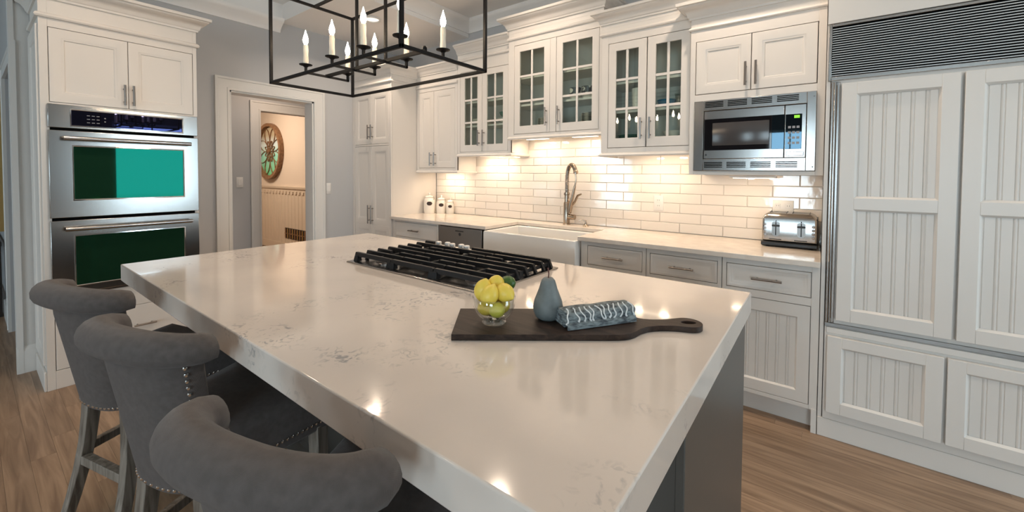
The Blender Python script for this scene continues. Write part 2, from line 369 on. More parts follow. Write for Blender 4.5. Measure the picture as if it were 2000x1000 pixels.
def glass_door(frame, parent, u0, u1, v0, v1, handle_u, handle_v, th=.02, rail=.058, cols=2, rows=3):
    mb = MB(frame); mw = .018
    a0, a1, b0, b1 = u0+rail, u1-rail, v0+rail+.01, v1-rail
    O = lambda i, w: [(u0+i, v0+i, w), (u1-i, v0+i, w), (u1-i, v1-i, w), (u0+i, v1-i, w)]
    I = lambda w: [(a0, b0, w), (a1, b0, w), (a1, b1, w), (a0, b1, w)]
    mb.loft([O(0, 0), O(0, th-.002), O(.002, th), I(th), I(0), O(0, 0)], False, False)
    for c in range(1, cols):
        x = a0+(a1-a0)*c/cols; mb.box(x-mw/2, x+mw/2, b0, b1, .004, th-.003)
    for r in range(1, rows):
        y = b0+(b1-b0)*r/rows; mb.box(a0, a1, y-mw/2, y+mw/2, .0045, th-.0035)
    d = mb.build('door', white, parent, bevel=.0012, seg=1)
    pw, ph = (a1-a0)/cols, (b1-b0)/rows
    for c in range(cols):
        for r in range(rows):
            MB(frame).box(a0+c*pw+.002, a0+(c+1)*pw-.002, b0+r*ph+.002, b0+(r+1)*ph-.002, .007, .010).build('pane', pane_m, d)
    bar_handle((frame[0]+frame[3]*th, *frame[1:]), handle_u, handle_v, .15).build('handle', steel_h, d)
    return d
CROWN = [(0, 0), (.010, 0), (.012, .012), (.020, .018), (.024, .034), (.040, .056), (.062, .068), (.066, .078), (.078, .082), (.080, .100)]
BEAD = [(0, 0), (.012, .002), (.016, .010), (.012, .020), (.006, .026), (0, .028)]
LEDGE = [(0, 0), (.014, .002), (.018, .012), (.012, .022), (.004, .030), (0, .032)]
def wrap_mould(x0, x1, yb, yf, z0, prof, scale=1.0, left=True, right=True, yl=None):
    """moulding wrapped round a cabinet that faces -Y, mitred at its corners"""
    mb = MB(); rs = []
    for o, h in prof + [(0, prof[-1][1])]:
        o *= scale; h *= scale
        xl = x0-(o if left else 0); xr = x1+(o if right else 0)
        pts = [(xl, yl or yb, z0+h), (xl, yf-o, z0+h), (xr, yf-o, z0+h), (xr, yb, z0+h)]
        rs.append(pts)
    mb.loft(rs, False, False, closed=False)
    return mb

# ------------------------------------------------------------------ the setting
YB, XL = 3.30, -4.27
fl = struct(MB().box(XW, XE, YS, 5.2, -.12, -.012), 'floor', oak)
rows = 0
def planks():
    y = -1.0; k = 0; wd = .083
    while y < 2.76:
        x = -5.4 + random.uniform(-1.2, 0)
        while x < 1.5:
            L = random.uniform(.7, 1.9); x1 = x+L
            vis = (x1 > -.45 and y > 1.0 and x < 1.5) or (x < -.6 and x1 > -5.5 and -.9 < y < .95)
            if -2.3 < x and x1 < -.35 and y > .95: vis = False
            if x1 < -3.7 and y > .28: vis = False
            if x > -1.4 and y < .95: vis = False
            if vis and k < 298:
                MB().box(x+.0003, x1-.0003, y+.0003, y+wd-.0003, -.0118, 0).build('floor_plank', oak, fl); k += 1
            x = x1
        y += wd
    return k
NP = planks()

wb = struct(MB().box(-4.5, XE, YB, YB+.14, 0, ZC), 'wall_back', grayw)
struct(MB().box(XE, XE+.14, -4.64, 1.70, 0, ZC).box(XE, XE+.14, 2.95, 3.44, 0, ZC).box(XE, XE+.14, 1.7, 2.95, 0, .3).box(XE, XE+.14, 1.7, 2.95, 2.3, ZC), 'wall_right', taupe)
ms = MB(); xs = XW
for (a, b, c, d) in SOUTH:
    ms.box(xs, a, YS-.14, YS, 0, ZC); ms.box(a, b, YS-.14, YS, 0, c); ms.box(a, b, YS-.14, YS, d, ZC); xs = b
ms.box(xs, XE, YS-.14, YS, 0, ZC); struct(ms, 'wall_front', taupe)
def window(nm, frame, a, b, c, d, kx):
    fo = MB(frame); t = .05
    for (p, q, r, s_) in ((a, a+t, c, d), (b-t, b, c, d), (a+t, b-t, c, c+t), (a+t, b-t, d-t, d)): fo.box(p, q, r, s_, .02, .09)
    wf = fo.build(nm, white2); wf['kind'] = 'structure'
    mu = MB(frame)
    for i in range(1, kx): x = a+(b-a)*i/kx; mu.box(x-.012, x+.012, c+t, d-t, .04, .065)
    for z in ((c+(d-c)*.5,) if kx > 1 else ()): mu.box(a+t, b-t, z-.015, z+.015, .04, .068)
    if kx > 1: mu.build('muntin', white2, wf)
    MB(frame).box(a+t, b-t, c+t, d-t, .050, .054).build('pane', winpane, wf)
FS = (Vector((0, YS-.14, 0)), Vector((1, 0, 0)), Vector((0, 0, 1)), Vector((0, 1, 0)))
FE = (Vector((XE+.14, 0, 0)), Vector((0, 1, 0)), Vector((0, 0, 1)), Vector((-1, 0, 0)))
for i, (a, b, c, d) in enumerate(SOUTH): window('window_%d' % (i+1), FS, a, b, c, d, 2)
window('window_4', FE, *EAST[0], 1)

# left wall with the cased doorway
DY0, DY1, DZ = 1.445, 2.213, 2.096
wl = struct(MB().box(XL-.15, XL, .283, DY0, 0, ZC).box(XL-.15, XL, DY1, YB, 0, ZC).box(XL-.15, XL, DY0, DY1, DZ, ZC), 'wall_left', grayw)
def casing(frame, a, b, top, wdt, name, th=.022, sill=0, head=None):
    mb = MB(frame); head = head or wdt
    P = [(0, 0), (0, th), (wdt*.16, th), (wdt*.2, th-.006), (wdt*.82, th-.008), (wdt*.86, th-.002), (wdt, th-.004), (wdt, 0)]
    mb.loft([[(a-wdt+p, sill, q) for p, q in P], [(a-wdt+p, top+wdt-p, q) for p, q in P], [(b+wdt-p, top+wdt-p, q) for p, q in P], [(b+wdt-p, sill, q) for p, q in P]])
    return struct(mb, name, white2)
casing(FX(XL), DY0, DY1, DZ, .112, 'trim_1')
struct(MB().box(XL-.152, XL+.002, DY0-.001, DY0+.016, 0, DZ).box(XL-.152, XL+.002, DY1-.016, DY1+.001, 0, DZ).box(XL-.152, XL+.002, DY0, DY1, DZ-.016, DZ+.001), 'trim_2', white2)
# small hall behind the doorway, second opening and lit room beyond
HX = -5.45
struct(MB().box(HX-.12, HX, .34, 2.17, 0, 2.6).box(HX-.12, HX, 2.17, 2.98, 2.10, 2.6).box(HX-.12, HX, 2.98, 3.7, 0, 2.6), 'wall_hall', grayw)
casing(FX(HX), 2.17, 2.98, 2.10, .115, 'trim_3')
struct(MB().box(HX, XL-.15, 1.22, 1.32, 0, 2.6), 'wall_vestibule', grayw)
struct(MB().box(HX, XL-.15, 2.98, 3.08, 0, 2.6), 'wall_vestibule', grayw)
struct(MB().box(XW, XL-.15, .34, 3.6, 2.6, 2.7), 'ceiling_hall', ceil_m)
HY = 3.35
hw = struct(MB().box(XW, HX-.12, HY, HY+.12, 0, 2.6), 'wall_hallway', beige)
struct(MB().box(XW, XW+.1, .34, HY, 0, 2.6), 'wall_far', beige)
x = -8.75
while x < -5.75:
    MB(FY(HY)).prism([(x+.002, 0), (x+.098, 0), (x+.098, .006), (x+.092, .012), (x+.008, .012), (x+.002, .006)], .13, 1.02, 1) if False else None
    mb = MB(FY(HY)); pr = [(x+.002, .0), (x+.118, .0), (x+.118, .006), (x+.11, .014), (x+.01, .014), (x+.002, .006)]
    mb.loft([[(p, .13, q) for p, q in pr], [(p, 1.03, q) for p, q in pr]]); mb.build('wainscot_board', cream, hw)
    x += .12
mb = MB(FY(HY)); pr = [(1.03, 0), (1.03, .018), (1.07, .02), (1.075, .035), (1.10, .045), (1.115, .045), (1.118, 0)]
mb.loft([[(-8.8, p, q) for p, q in pr], [(-5.6, p, q) for p, q in pr]]); struct(mb, 'trim_4', cream)
mb = MB(FY(HY)); 
x = -8.74
while x < -5.7: mb.box(x, x+.06, .99, 1.03, .014, .03); x += .12
tag(struct(mb, 'trim_5', cream), 'row of small cream dentil blocks under the chair rail')
struct(MB(FY(HY)).box(-8.8, -5.6, 0, .13, 0, .02), 'baseboard_hall', cream)
area('hall_light', (-7.2, 2.1, 2.55), (0, .35, -1), .5, .5, 52, (1.0, .80, .62))
area('hall_light', (-4.9, 2.2, 2.55), (0, 0, -1), .2, .2, 6, (1.0, .78, .6))

# pier left of the ovens and the opening to the next room
struct(MB().box(-4.36, XL-.01, .191, .283, 0, ZC), 'wall_pier', white2)
mb = MB(FX(XL-.01)); pr = [(0, 0), (0, .018), (.14, .018), (.155, .012), (.17, .006), (.18, 0)]
mb.loft([[(.188, p, q) for p, q in pr], [(.283, p, q) for p, q in pr]]); struct(mb, 'baseboard_left', white2)
struct(MB(FX(XL-.01)).box(.191, .215, .17, 2.72, 0, .014), 'trim_6', white2)
struct(MB().box(XW, -5.44, .22, .34, 0, ZC).box(-5.44, -4.36, .22, .34, 2.12, ZC), 'wall_side', grayw)
casing(FY(.22), -5.44, -4.36, 2.12, .10, 'trim_7')
mb = MB(FY(.22)); mb.box(XW, -5.54, 0, .16, 0, .018); struct(mb, 'baseboard_side', white2)
struct(MB().box(XW, XW+.1, YS, .22, 0, ZC), 'wall_west', grayw)
struct(MB().box(HX, XL-.15, .9, 1.22, 0, 2.6), 'wall_passage', grayw)

# ceiling with coffers
struct(MB().box(XW, XE+.14, YS-.14, YB+.14, ZC, ZC+.12), 'ceiling', ceil_m)
struct(MB().box(XL, -3.08, 1.886, YB, ZS, ZC), 'ceiling_soffit', ceil_m)
for i, (a, b, c, d) in enumerate([(-3.08, XE, 1.886, 2.12), (.55, .78, 2.12, YB), (-2.7, -2.46, YS, 1.886), (XL, XE, -.2, .02)]):
    struct(MB().box(a, b, c, d, ZS+.001*i, ZC), 'ceiling_beam', ceil_m)
struct(MB().box(XL, XL+.06, .283, 1.886, ZS, ZC), 'trim_8', ceil_m)
def cove(pts_a, pts_b): pass
CP = [(0, 0), (.012, 0), (.016, .02), (.04, .05), (.075, .075), (.09, .085), (.10, .10), (.10, .12), (0, .12)]
def crown_run(frame, u0, u1, z0, name):
    mb = MB(frame); mb.loft([[(u0, z0+h, o) for o, h in CP], [(u1, z0+h, o) for o, h in CP]]); struct(mb, name, ceil_m)
crown_run(FX(-3.08), 2.12, YB, ZC-.12, 'trim_9')
crown_run(FY(YB), -3.08, .55, ZC-.12, 'trim_10')
crown_run(FX(XL), .283, 1.886, ZS-.10, 'trim_12')
crown_run(FX(XL-.01), .191, .283, ZS-.16, 'trim_13')
for (x, y, z) in CANS:
    t = thing('recessed_light', (x, y, z-.012), '', 'ceiling light')
    MB().lathe([(.078, .0115), (.086, .008), (.084, .002), (.066, .0), (.062, .006)], (x, y, z-.012), 24, cap=False).build('trim_ring', white2, t)
    MB().lathe([(.001, .0085), (.062, .0085), (.062, .011)], (x, y, z-.012), 20).build('lens', canlens, t)
    t['label'] = {0: 'round recessed ceiling light over the tall pantry', 1: 'round recessed ceiling light in the coffer before the glass cabinets'}.get(CANS.index((x, y, z)), 'round recessed fill light added outside the picture, '+['', '', 'before the microwave', 'before the ovens', 'behind the middle stool', 'behind the near stool', 'before the refrigerator', 'far behind the stools', 'far behind the camera'][CANS.index((x, y, z))])
    if CANS.index((x, y, z)) > 1: t['group'] = 'recessed fill lights added outside the picture'

# backsplash: every tile a part of the back wall
struct(MB().box(-3.5715, .004, YB-.004, YB+.001, .915, 1.70), 'trim_14', grout)
TP, TH = .300, .075
ref = None
r = 0; z = .916
NT = 0
while z < 1.66:
    x = -3.57 - (TP/2 if r % 2 else 0) + .0025
    while x < 0:
        x0, x1 = max(x, -3.5712), min(x+TP-.003, .002)
        cx = (x0+x1)/2
        lim = 1.385 if cx < -2.95 else 1.53 if cx < -2.25 else 1.67 if cx < -1.35 else 1.50 if cx < -.70 else 1.385
        if z < lim-.012 and x1-x0 > .02:
            full = abs((x1-x0)-(TP-.003)) < 1e-4
            if full and ref is not None:
                o = ref.copy(); C.objects.link(o); o.parent = wb; o.location = (x0, YB, z)
            else:
                m_ = MB(FY(0)); wdt = x1-x0
                m_.rings(0, wdt, 0, TH-.003, [(0, .002), (0, .009), (.003, .012)])
                o = m_.build('backsplash_tile', tile_m, wb); o.location = (x0, YB, z)
                if full: ref = o
            o.rotation_euler = (random.uniform(-.006, .006), 0, random.uniform(-.006, .006)); NT += 1
        x += TP
    z += TH; r += 1
print('planks', NP, 'tiles', NT)

# ------------------------------------------------------------------ upper cabinets on the back wall
YBK = 3.284
def carcase(t, x0, x1, yf, z0, z1, interior=True, face=None):
    """open box with face frame; face = opening (x0, x1, z0, z1)"""
    mb = MB(); s = .018
    mb.box(x0, x0+s, yf+.002, YBK, z0, z1); mb.box(x1-s, x1, yf+.002, YBK, z0, z1)
    mb.box(x0+s, x1-s, yf+.002, YBK, z0, z0+s); mb.box(x0+s, x1-s, yf+.002, YBK, z1-s, z1); mb.box(x0+s, x1-s, YBK-.01, YBK, z0+s, z1-s)
    mb.build('carcase', white, t, bevel=.001, seg=1)
    a, b, c, d = face
    mb = MB(FY(yf)); mb.box(x0, a, z0, z1, -.018, 0); mb.box(b, x1, z0, z1, -.018, 0); mb.box(a, b, z0, c, -.018, 0); mb.box(a, b, d, z1, -.018, 0)
    mb.build('face_frame', white, t, bevel=.001, seg=1)
def finish(t, x0, x1, yf, z0, zf, zb, zc, k=1.0, left=True, right=True, yl=None):
    wrap_mould(x0, x1, YBK, yf, zc, CROWN, k, left, right, yl).build('crown_moulding', white, t)
    MB().box(x0, x1, yf, YBK, zf, zc+.1*k).build('frieze', white, t)
    wrap_mould(x0, x1, YBK, yf, zb, BEAD, 1.0, left, right, yl).build('bead_moulding', white, t)
def light_rail(t, x0, x1, yf, z0, left=False, right=True):
    wrap_mould(x0, x1, YBK, yf, z0-.028, LEDGE, .9, left, right).build('light_rail', white, t)
    MB().box(x0, x1, yf-.002, yf+.016, z0-.028, z0).build('rail_board', white, t)
IN = .018    # inset doors stand this far behind the frame's face

# cab 1: solid pair of doors beside the pantry
t = thing('wall_cabinet', (-3.26, 3.14, 1.39), 'white wall cabinet with two solid flat-panel doors beside the pantry', 'cabinet')
x0, x1, yf = -3.568, -2.952, 3.0
carcase(t, x0, x1, yf, 1.39, 2.33, face=(x0+.035, x1-.035, 1.415, 2.228))
fr = FY(yf+.016)
for (a, b, hu) in ((x0+.037, -3.302, -3.332), (-3.298, x1-.037, -3.268)):
    d = panel_door(fr, a, b, 1.418, 2.225, .016).build('door', white, t)
    bar_handle(FY(yf), hu, 1.51, .14).build('handle', steel_h, d)
finish(t, x0, x1, yf, 2.33, 2.33, 2.27, 2.40, .9, False, False); light_rail(t, x0, x1, yf, 1.39, False, True)

def glass_cab(label, x0, x1, yf, z0, ztop, zdoor0, zdoor1, doors, shelves, zb, zc, k, right, rail_left=False, left=True, yl=None):
    t = thing('glass_cabinet', ((x0+x1)/2, (yf+YBK)/2, z0), label, 'cabinet')
    a0, a1 = doors[0][0]-.003, doors[-1][1]+.003
    carcase(t, x0, x1, yf, z0, ztop, face=(a0, a1, zdoor0-.003, zdoor1+.003))
    if len(doors) == 2 and doors[1][0]-doors[0][1] > .02:
        MB(FY(yf)).box(doors[0][1]+.003, doors[1][0]-.003, zdoor0, zdoor1, -.018, 0).build('centre_stile', white, t)
    for i, (a, b) in enumerate(doors):
        hu = b-.028 if i == 0 else a+.028
        glass_door(FY(yf+.017), t, a, b, zdoor0, zdoor1, hu, zdoor0+.13, th=.017)
    for zz in shelves: MB().box(x0+.02, x1-.02, yf+.04, YBK-.012, zz-.018, zz).build('shelf', white, t)
    finish(t, x0, x1, yf, z0, ztop, zb, zc, k, left, right, yl); light_rail(t, x0, x1, yf, z0, rail_left, True)
    return t
glass_cab('white wall cabinet with six-pane glass doors, second from the pantry', -2.950, -2.275, 3.0, 1.553, 2.50, 1.572, 2.355,
          [(-2.912, -2.627), (-2.623, -2.312)], (1.632, 1.835, 2.07), 2.465, 2.535, .9, False, False, False)
glass_cab('tallest white wall cabinet with glass doors, directly above the sink', -2.270, -1.360, 2.955, 1.690, 2.60, 1.712, 2.487,
          [(-2.206, -1.838), (-1.775, -1.395)], (1.772, 1.975, 2.215), 2.54, 2.632, 1.0, True, False, True, 2.999)
glass_cab('white wall cabinet with glass doors between sink cabinet and microwave', -1.355, -.706, 2.92, 1.522, 2.45, 1.560, 2.330,
          [(-1.300, -1.016), (-1.008, -.722)], (1.622, 1.835, 2.05), 2.392, 2.475, .9, False, True, True, 2.954)

# microwave cabinet
t = thing('microwave_cabinet', (-.35, 3.06, 1.36), 'white wall cabinet with two solid doors built around the microwave', 'cabinet')
x0, x1, yf = -.702, .0, 2.85
mb = MB(); s = .018
mb.box(x0, x0+s, yf+.002, YBK, 1.362, 2.33); mb.box(x1-s, x1, yf+.002, YBK, 1.362, 2.33); mb.box(x0+s, x1-s, yf+.002, YBK, 1.362, 1.378); mb.box(x0+s, x1-s, yf+.002, YBK, 1.845, 1.86); mb.box(x0+s, x1-s, YBK-.01, YBK, 1.378, 2.33)
mb.build('carcase', white, t, bevel=.001, seg=1)
mb = MB(FY(yf)); mb.box(x0, -.672, 1.362, 2.33, -.018, 0); mb.box(-.036, x1, 1.362, 2.33, -.018, 0)
for (c, d) in ((1.362, 1.386), (1.831, 1.873), (2.213, 2.33)): mb.box(-.672, -.036, c, d, -.018, 0)
mb.build('face_frame', white, t, bevel=.001, seg=1)
for (a, b, hu) in ((-.668, -.361, -.386), (-.357, -.040, -.332)):
    d = panel_door(FY(yf+.016), a, b, 1.877, 2.210, .016).build('door', white, t)
    bar_handle(FY(yf), hu, 1.97, .14).build('handle', steel_h, d)
wrap_mould(x0, x1, YBK, yf, 2.355, CROWN, 1.0, True, False, 2.919).build('crown_moulding', white, t)
MB().box(x0, x1, yf, YBK, 2.33, 2.46).build('frieze', white, t)
wrap_mould(x0, x1, YBK, yf, 2.285, BEAD, .8, True, False, 2.919).build('bead_moulding', white, t)

# microwave in its steel trim
t = thing('microwave', (-.355, 2.95, 1.387), 'stainless steel built-in microwave with louvred trim above the counter', 'microwave')
fr = FY(2.848)
mb = MB(fr); O = (-.671, -.037, 1.388, 1.829); I = (-.614, -.080, 1.462, 1.765)
mb.box(O[0], I[0], O[2], O[3], 0, .016); mb.box(I[1], O[1], O[2], O[3], 0, .016); mb.box(I[0], I[1], O[2], I[2], 0, .016); mb.box(I[0], I[1], I[3], O[3], 0, .016)
mb.build('trim_frame', steel, t, bevel=.002)
for zz in (1.785, 1.408):
    for i in range(4):
        xa = -.606+i*.128
        for k in range(4):
            MB(fr).box(xa, xa+.104, zz+k*.0095, zz+k*.0095+.0055, .015, .0166).build('vent_slot', gapm, t)
MB(fr).box(-.612, -.185, 1.464, 1.763, -.20, .008).build('door_panel', steel, t, bevel=.002)
MB(fr).box(-.182, -.082, 1.464, 1.763, -.20, .008).build('control_panel', steel, t, bevel=.002)
MB(fr).box(-.609, -.245, 1.516, 1.712, .008, .0105).build('door_glass', blackg, t, bevel=.001)
MB(fr).rings(-.562, -.258, 1.545, 1.686, [(0, .0105), (.002, .0115)]).build('window_mesh', winm, t)
MB(fr).box(-.245, -.184, 1.514, 1.712, .008, .0105).build('glass_strip', stripg, t, bevel=.001)
MB(fr).box(-.179, -.101, 1.512, 1.710, .008, .0105).build('control_glass', stripg, t, bevel=.001)
MB(fr).box(-.138, -.112, 1.687, 1.703, .0105, .0112).build('clock_display', led, t)
for r_ in range(4):
    for c_ in range(3): MB(fr).box(-.166+c_*.020, -.152+c_*.020, 1.540+r_*.030, 1.553+r_*.030, .0105, .0109).build('key_print', grayprint, t)
MB(fr).box(-.172, -.090, 1.473, 1.497, .008, .013).build('door_button', steel, t, bevel=.003)
MB(fr).lathe([(.001, .0), (.006, .0), (.006, .002), (.001, .0025)], (-.598, 1.488, .008), 12).build('round_mark', darkprint, t)
MB(fr).lathe([(.001, .0), (.004, .0), (.003, .002), (.001, .0025)], (-.048, 1.80, .016), 8).lathe([(.001, .0), (.004, .0), (.003, .002), (.001, .0025)], (-.048, 1.41, .016), 8).build('screw', steel_d, t)

# under-cabinet lights
for (lab, x, y, z, L, p) in (('under-cabinet light strip above the canisters', -3.25, 3.14, 1.386, .30, 4.0), ('under-cabinet light strip below the second cabinet from the pantry', -2.62, 3.14, 1.549, .36, 5.5),
                             ('left under-cabinet light strip above the sink', -2.05, 3.10, 1.686, .26, 5.0), ('right under-cabinet light strip above the sink', -1.58, 3.10, 1.686, .26, 5.0),
                             ('under-cabinet light strip below the cabinet left of the microwave', -1.00, 3.06, 1.518, .34, 5.5), ('under-cabinet light strip below the microwave', -.36, 3.04, 1.358, .26, 2.8)):
    t = thing('under_cabinet_light', (x, y, z), lab, 'light')
    MB().box(x-L/2, x+L/2, y-.028, y+.028, z-.014, z).build('housing', white2, t, bevel=.002)
    MB().box(x-L/2+.02, x+L/2-.02, y-.018, y+.018, z-.017, z-.0135).build('lens', lens, t)
    for dx in (-L*.28, L*.28): area('under_cabinet_lamp', (x+dx, y, z-.022), (0, .22, -1), .05, .05, p*.19, (1.0, .76, .52))

# ------------------------------------------------------------------ pantry
t = thing('pantry_cabinet', (-3.92, 2.98, 0), 'tall white pantry cabinet with four doors in the far corner', 'cabinet')
px0, px1, pyf = -4.268, -3.572, 2.68
MB().box(px0, px1, pyf+.001, YBK, 0, 2.44).build('carcase', white, t)
mb = MB(FY(pyf)); mb.box(px0, -4.225, 0, 2.44, 0, .018); mb.box(-3.607, px1, 0, 2.44, 0, .018)
for (c, d) in ((0, .12), (1.651, 1.668), (2.225, 2.44)): mb.box(-4.225, -3.607, c, d, 0, .018)
mb.build('face_frame', white, t, bevel=.001, seg=1)
for (a, b, hu) in ((-4.222, -3.9175, -3.944), (-3.9145, -3.610, -3.888)):
    for (c, d, hz, hl) in ((1.671, 2.222, 1.80, .155), (.123, 1.648, .91, .20)):
        m_ = panel_door(FY(pyf), a, b, c, d, .017) if c > 1 else MB(FY(pyf)).rings(a, b, c, .80, [(0, 0), (0, .015), (.002, .017), (.051, .017), (.065, .008), (.08, .008)]).rings(a, b, .80, d, [(0, 0), (0, .015), (.002, .017), (.051, .017), (.065, .008), (.08, .008)])
        dd = m_.build('door', white, t)
        bar_handle(FY(pyf-.017), hu, hz, hl).build('handle', steel_h, dd)
wrap_mould(px0, px1, YBK, pyf-.018, 2.38, CROWN, 1.0, False, True).build('crown_moulding', white, t)
MB().box(px0, px1, pyf-.018, YBK, 2.44, 2.48).build('frieze', white, t)
wrap_mould(px0, px1, YBK, pyf-.018, 2.30, BEAD, 1.0, False, True).build('bead_moulding', white, t)

# ------------------------------------------------------------------ base cabinets
BZ, BF = .883, 2.68
def base_cab(label, x0, x1, drawers, doors, right_foot=False):
    """drawers / doors: (u0, u1, v0, v1, kind)"""
    BZ = .605 if not drawers else .883
    t = thing('base_cabinet', ((x0+x1)/2, 2.98, 0), label, 'cabinet')
    MB().box(x0, x1, BF+.022, YBK, .12, .605 if not drawers else BZ).build('carcase', white, t)
    MB().box(x0, x1, BF+.07, BF+.085, 0, .12).build('toe_kick', white, t)
    mb = MB(FY(BF)); us = sorted(set([x0, x1])); fields = drawers+doors
    cols = sorted(set((f[0], f[1]) for f in fields)); BZ = .605 if not drawers else .883
    e = x0
    for (a, b) in cols: mb.box(e, a-.003, .12, BZ, -.02, 0); e = b+.003
    mb.box(e, x1, .12, BZ, -.02, 0)
    for (a, b) in cols:
        zs = sorted((f[2], f[3]) for f in fields if (f[0], f[1]) == (a, b)); e = .12
        for (c, d) in zs: mb.box(a-.003, b+.003, e, c-.003, -.02, 0); e = d+.003
        mb.box(a-.003, b+.003, e, BZ, -.02, 0)
    mb.build('face_frame', white, t, bevel=.001, seg=1)
    fr = FY(BF+.017)
    for (a, b, c, d) in drawers:
        o = panel_door(fr, a, b, c, d, .017, .016, .006).build('drawer', white, t)
        bar_handle(FY(BF), (a+b)/2, (c+d)/2, .145, False).build('handle', steel_h, o)
    for (a, b, c, d) in doors:
        o = bead_door(fr, a, b, [(c+.058, d-.066)], c, d, .017).build('door', white, t)
        bead_planks(fr, o, a, b, [(c+.058, d-.066)], w0=-.004)
    return t
base_cab('white base cabinet of drawers beside the pantry, left of the dishwasher', -3.568, -2.884, [(-3.53, -2.905, .715, .862), (-3.53, -2.905, .43, .69), (-3.53, -2.905, .145, .405)], [])
base_cab('white base cabinet under the sink behind the island', -2.272, -1.392, [], [(-2.25, -1.835, .145, .60), (-1.829, -1.41, .145, .60)])
base_cab('white base cabinet with a drawer right beside the sink', -1.388, -.916, [(-1.335, -.942, .718, .850)], [(-1.335, -.942, .145, .668)])
base_cab('white base cabinet with a drawer, middle of the three right of the sink', -.912, -.466, [(-.888, -.490, .718, .848)], [(-.888, -.490, .145, .668)])
t = base_cab('white base cabinet with drawer and beadboard door next to the refrigerator', -.462, .0, [(-.438, -.038, .716, .848)], [(-.438, -.038, .145, .668)])
MB().box(-.024, .000, BF-.004, BF+.09, 0, .125).build('foot', white, t)
# dishwasher
t = thing('dishwasher', (-2.58, 2.98, 0), 'stainless steel dishwasher between the drawers and the apron sink', 'dishwasher')
MB().box(-2.876, -2.28, BF+.03, YBK, .1, BZ-.002).build('tub', gapm, t)
MB(FY(BF+.03)).box(-2.846, -2.325, .12, .876, 0, .05).build('door', steel_d, t, bevel=.004)
MB(FY(BF+.03)).box(-2.876, -2.85, .1, .880, 0, .035).build('side_strip', steel_d, t)
MB(FY(BF-.02)).box(-2.64, -2.54, .838, .848, 0, .0012).build('brand_print', darkprint, t)
MB(FY(BF-.02)).lathe([(.001, 0), (.014, 0), (.014, .0012), (.001, .0014)], (-2.585, .815, 0), 14).build('round_vent', darkprint, t)
MB().box(-2.876, -2.28, BF+.09, BF+.1, 0, .1).build('toe_plate', gapm, t)
# countertop
mb = MB()
mb.box(-3.57, -2.268, 2.640, 3.286, .885, .915); mb.box(-1.398, .0, 2.640, 3.286, .885, .915); mb.box(-2.268, -1.398, 3.10, 3.286, .885, .915)
solo(mb, 'countertop', counter_m, 'pale stone countertop along the tiled back wall', 'countertop', bevel=.003)
# apron sink
t = thing('apron_sink', (-1.833, 2.86, .60), 'white fireclay apron-front sink set in the back counter', 'sink')
mb = MB(); X0, X1, Y0, Y1, Z0, Z1 = -2.266, -1.400, 2.612, 3.098, .62, .884; wl_ = .028
ro = lambda i, z: [(X0+i, Y0+i, z), (X1-i, Y0+i, z), (X1-i, Y1-i, z), (X0+i, Y1-i, z)]
mb.loft([ro(0, Z0), ro(0, Z1-.012), ro(.004, Z1-.003), ro(.012, Z1), ro(wl_-.008, Z1), ro(wl_, Z1-.01), ro(wl_+.01, Z0+.05), ro(wl_+.03, Z0+.03)])
mb.build('basin', porcelain, t, bevel=.004, seg=3)
MB().lathe([(.001, .0), (.045, .0), (.045, .004), (.03, .006), (.001, .004)], (-1.833, 2.87, Z0+.0305), 20).build('drain', chrome, t)
# faucet
t = thing('faucet', (-1.805, 3.21, .915), 'tall spring pull-down kitchen faucet behind the sink', 'faucet')
bx, by = -1.805, 3.205
MB().lathe([(.001, 0), (.034, 0), (.034, .008), (.029, .012), (.029, .19), (.024, .20), (.001, .20)], (bx, by, .915), 20).build('base', bronze, t)
MB().tube([(bx, by, 1.10), (bx, by, 1.20)], .021, 14).lathe([(.001, 0), (.026, 0), (.028, .01), (.026, .02), (.001, .02)], (bx, by, 1.175), 16).build('neck', bronze, t)
pts = [(bx, by, 1.195), (bx, by, 1.33)]
for k in range(1, 15):
    a = PI*k/16; pts.append((bx+.055-.055*math.cos(a), by-.02*(1-math.cos(a)), 1.335+.105*math.sin(a)))
MB().tube(pts, .012, 10).build('hose', steel_d, t)
coil = []; L = [0]
V = [Vector(p) for p in pts]
N = 420; total = sum((b-a).length for a, b in zip(V, V[1:])); 
def at(sv):
    for a, b in zip(V, V[1:]):
        d = (b-a).length
        if sv <= d: return a+(b-a)*(sv/d), (b-a).normalized()
        sv -= d
    return V[-1], (V[-1]-V[-2]).normalized()
for k in range(N+1):
    p, tg = at(total*.98*k/N); e1 = Vector((0, 1, 0)); e1 = (e1-tg*e1.dot(tg)).normalized(); e2 = tg.cross(e1); a = 2*PI*34*k/N
    coil.append(tuple(p+(e1*math.cos(a)+e2*math.sin(a))*.0165))
MB().tube(coil, .0032, 5).build('spring', bronze, t)
ex, ey, ez = pts[-1]
MB().lathe([(.001, 0), (.020, 0), (.022, .02), (.016, .03), (.001, .03)], (ex, ey, ez-.012), 12).build('collar', bronze, t)
MB().tube([(ex, ey, ez-.01), (ex+.004, ey, 1.31), (ex-.006, ey, 1.26)], .0075, 8).tube([(ex-.006, ey, 1.26), (ex-.03, ey, 1.16), (ex-.05, ey, 1.09), (ex-.058, ey, 1.03)], [.010, .014, .018, .016], 12).build('spray_wand', bronze, t)
MB().tube([(bx, by, .985), (bx+.085, by-.01, .985)], .023, 14).build('valve', bronze, t)
MB().tube([(bx+.03, by-.01, 1.02), (bx+.045, by-.012, 1.075)], .02, 10).tube([(bx+.05, by-.012, 1.075), (bx+.09, by-.014, 1.125), (bx+.115, by-.015, 1.175), (bx+.150, by-.016, 1.190)], [.009, .010, .010, .007], 8).build('lever', bronze, t)
MB().tube([(bx, by-.0, 1.16), (bx+.03, by-.012, 1.12)], .007, 8).build('wand_holder', bronze, t)
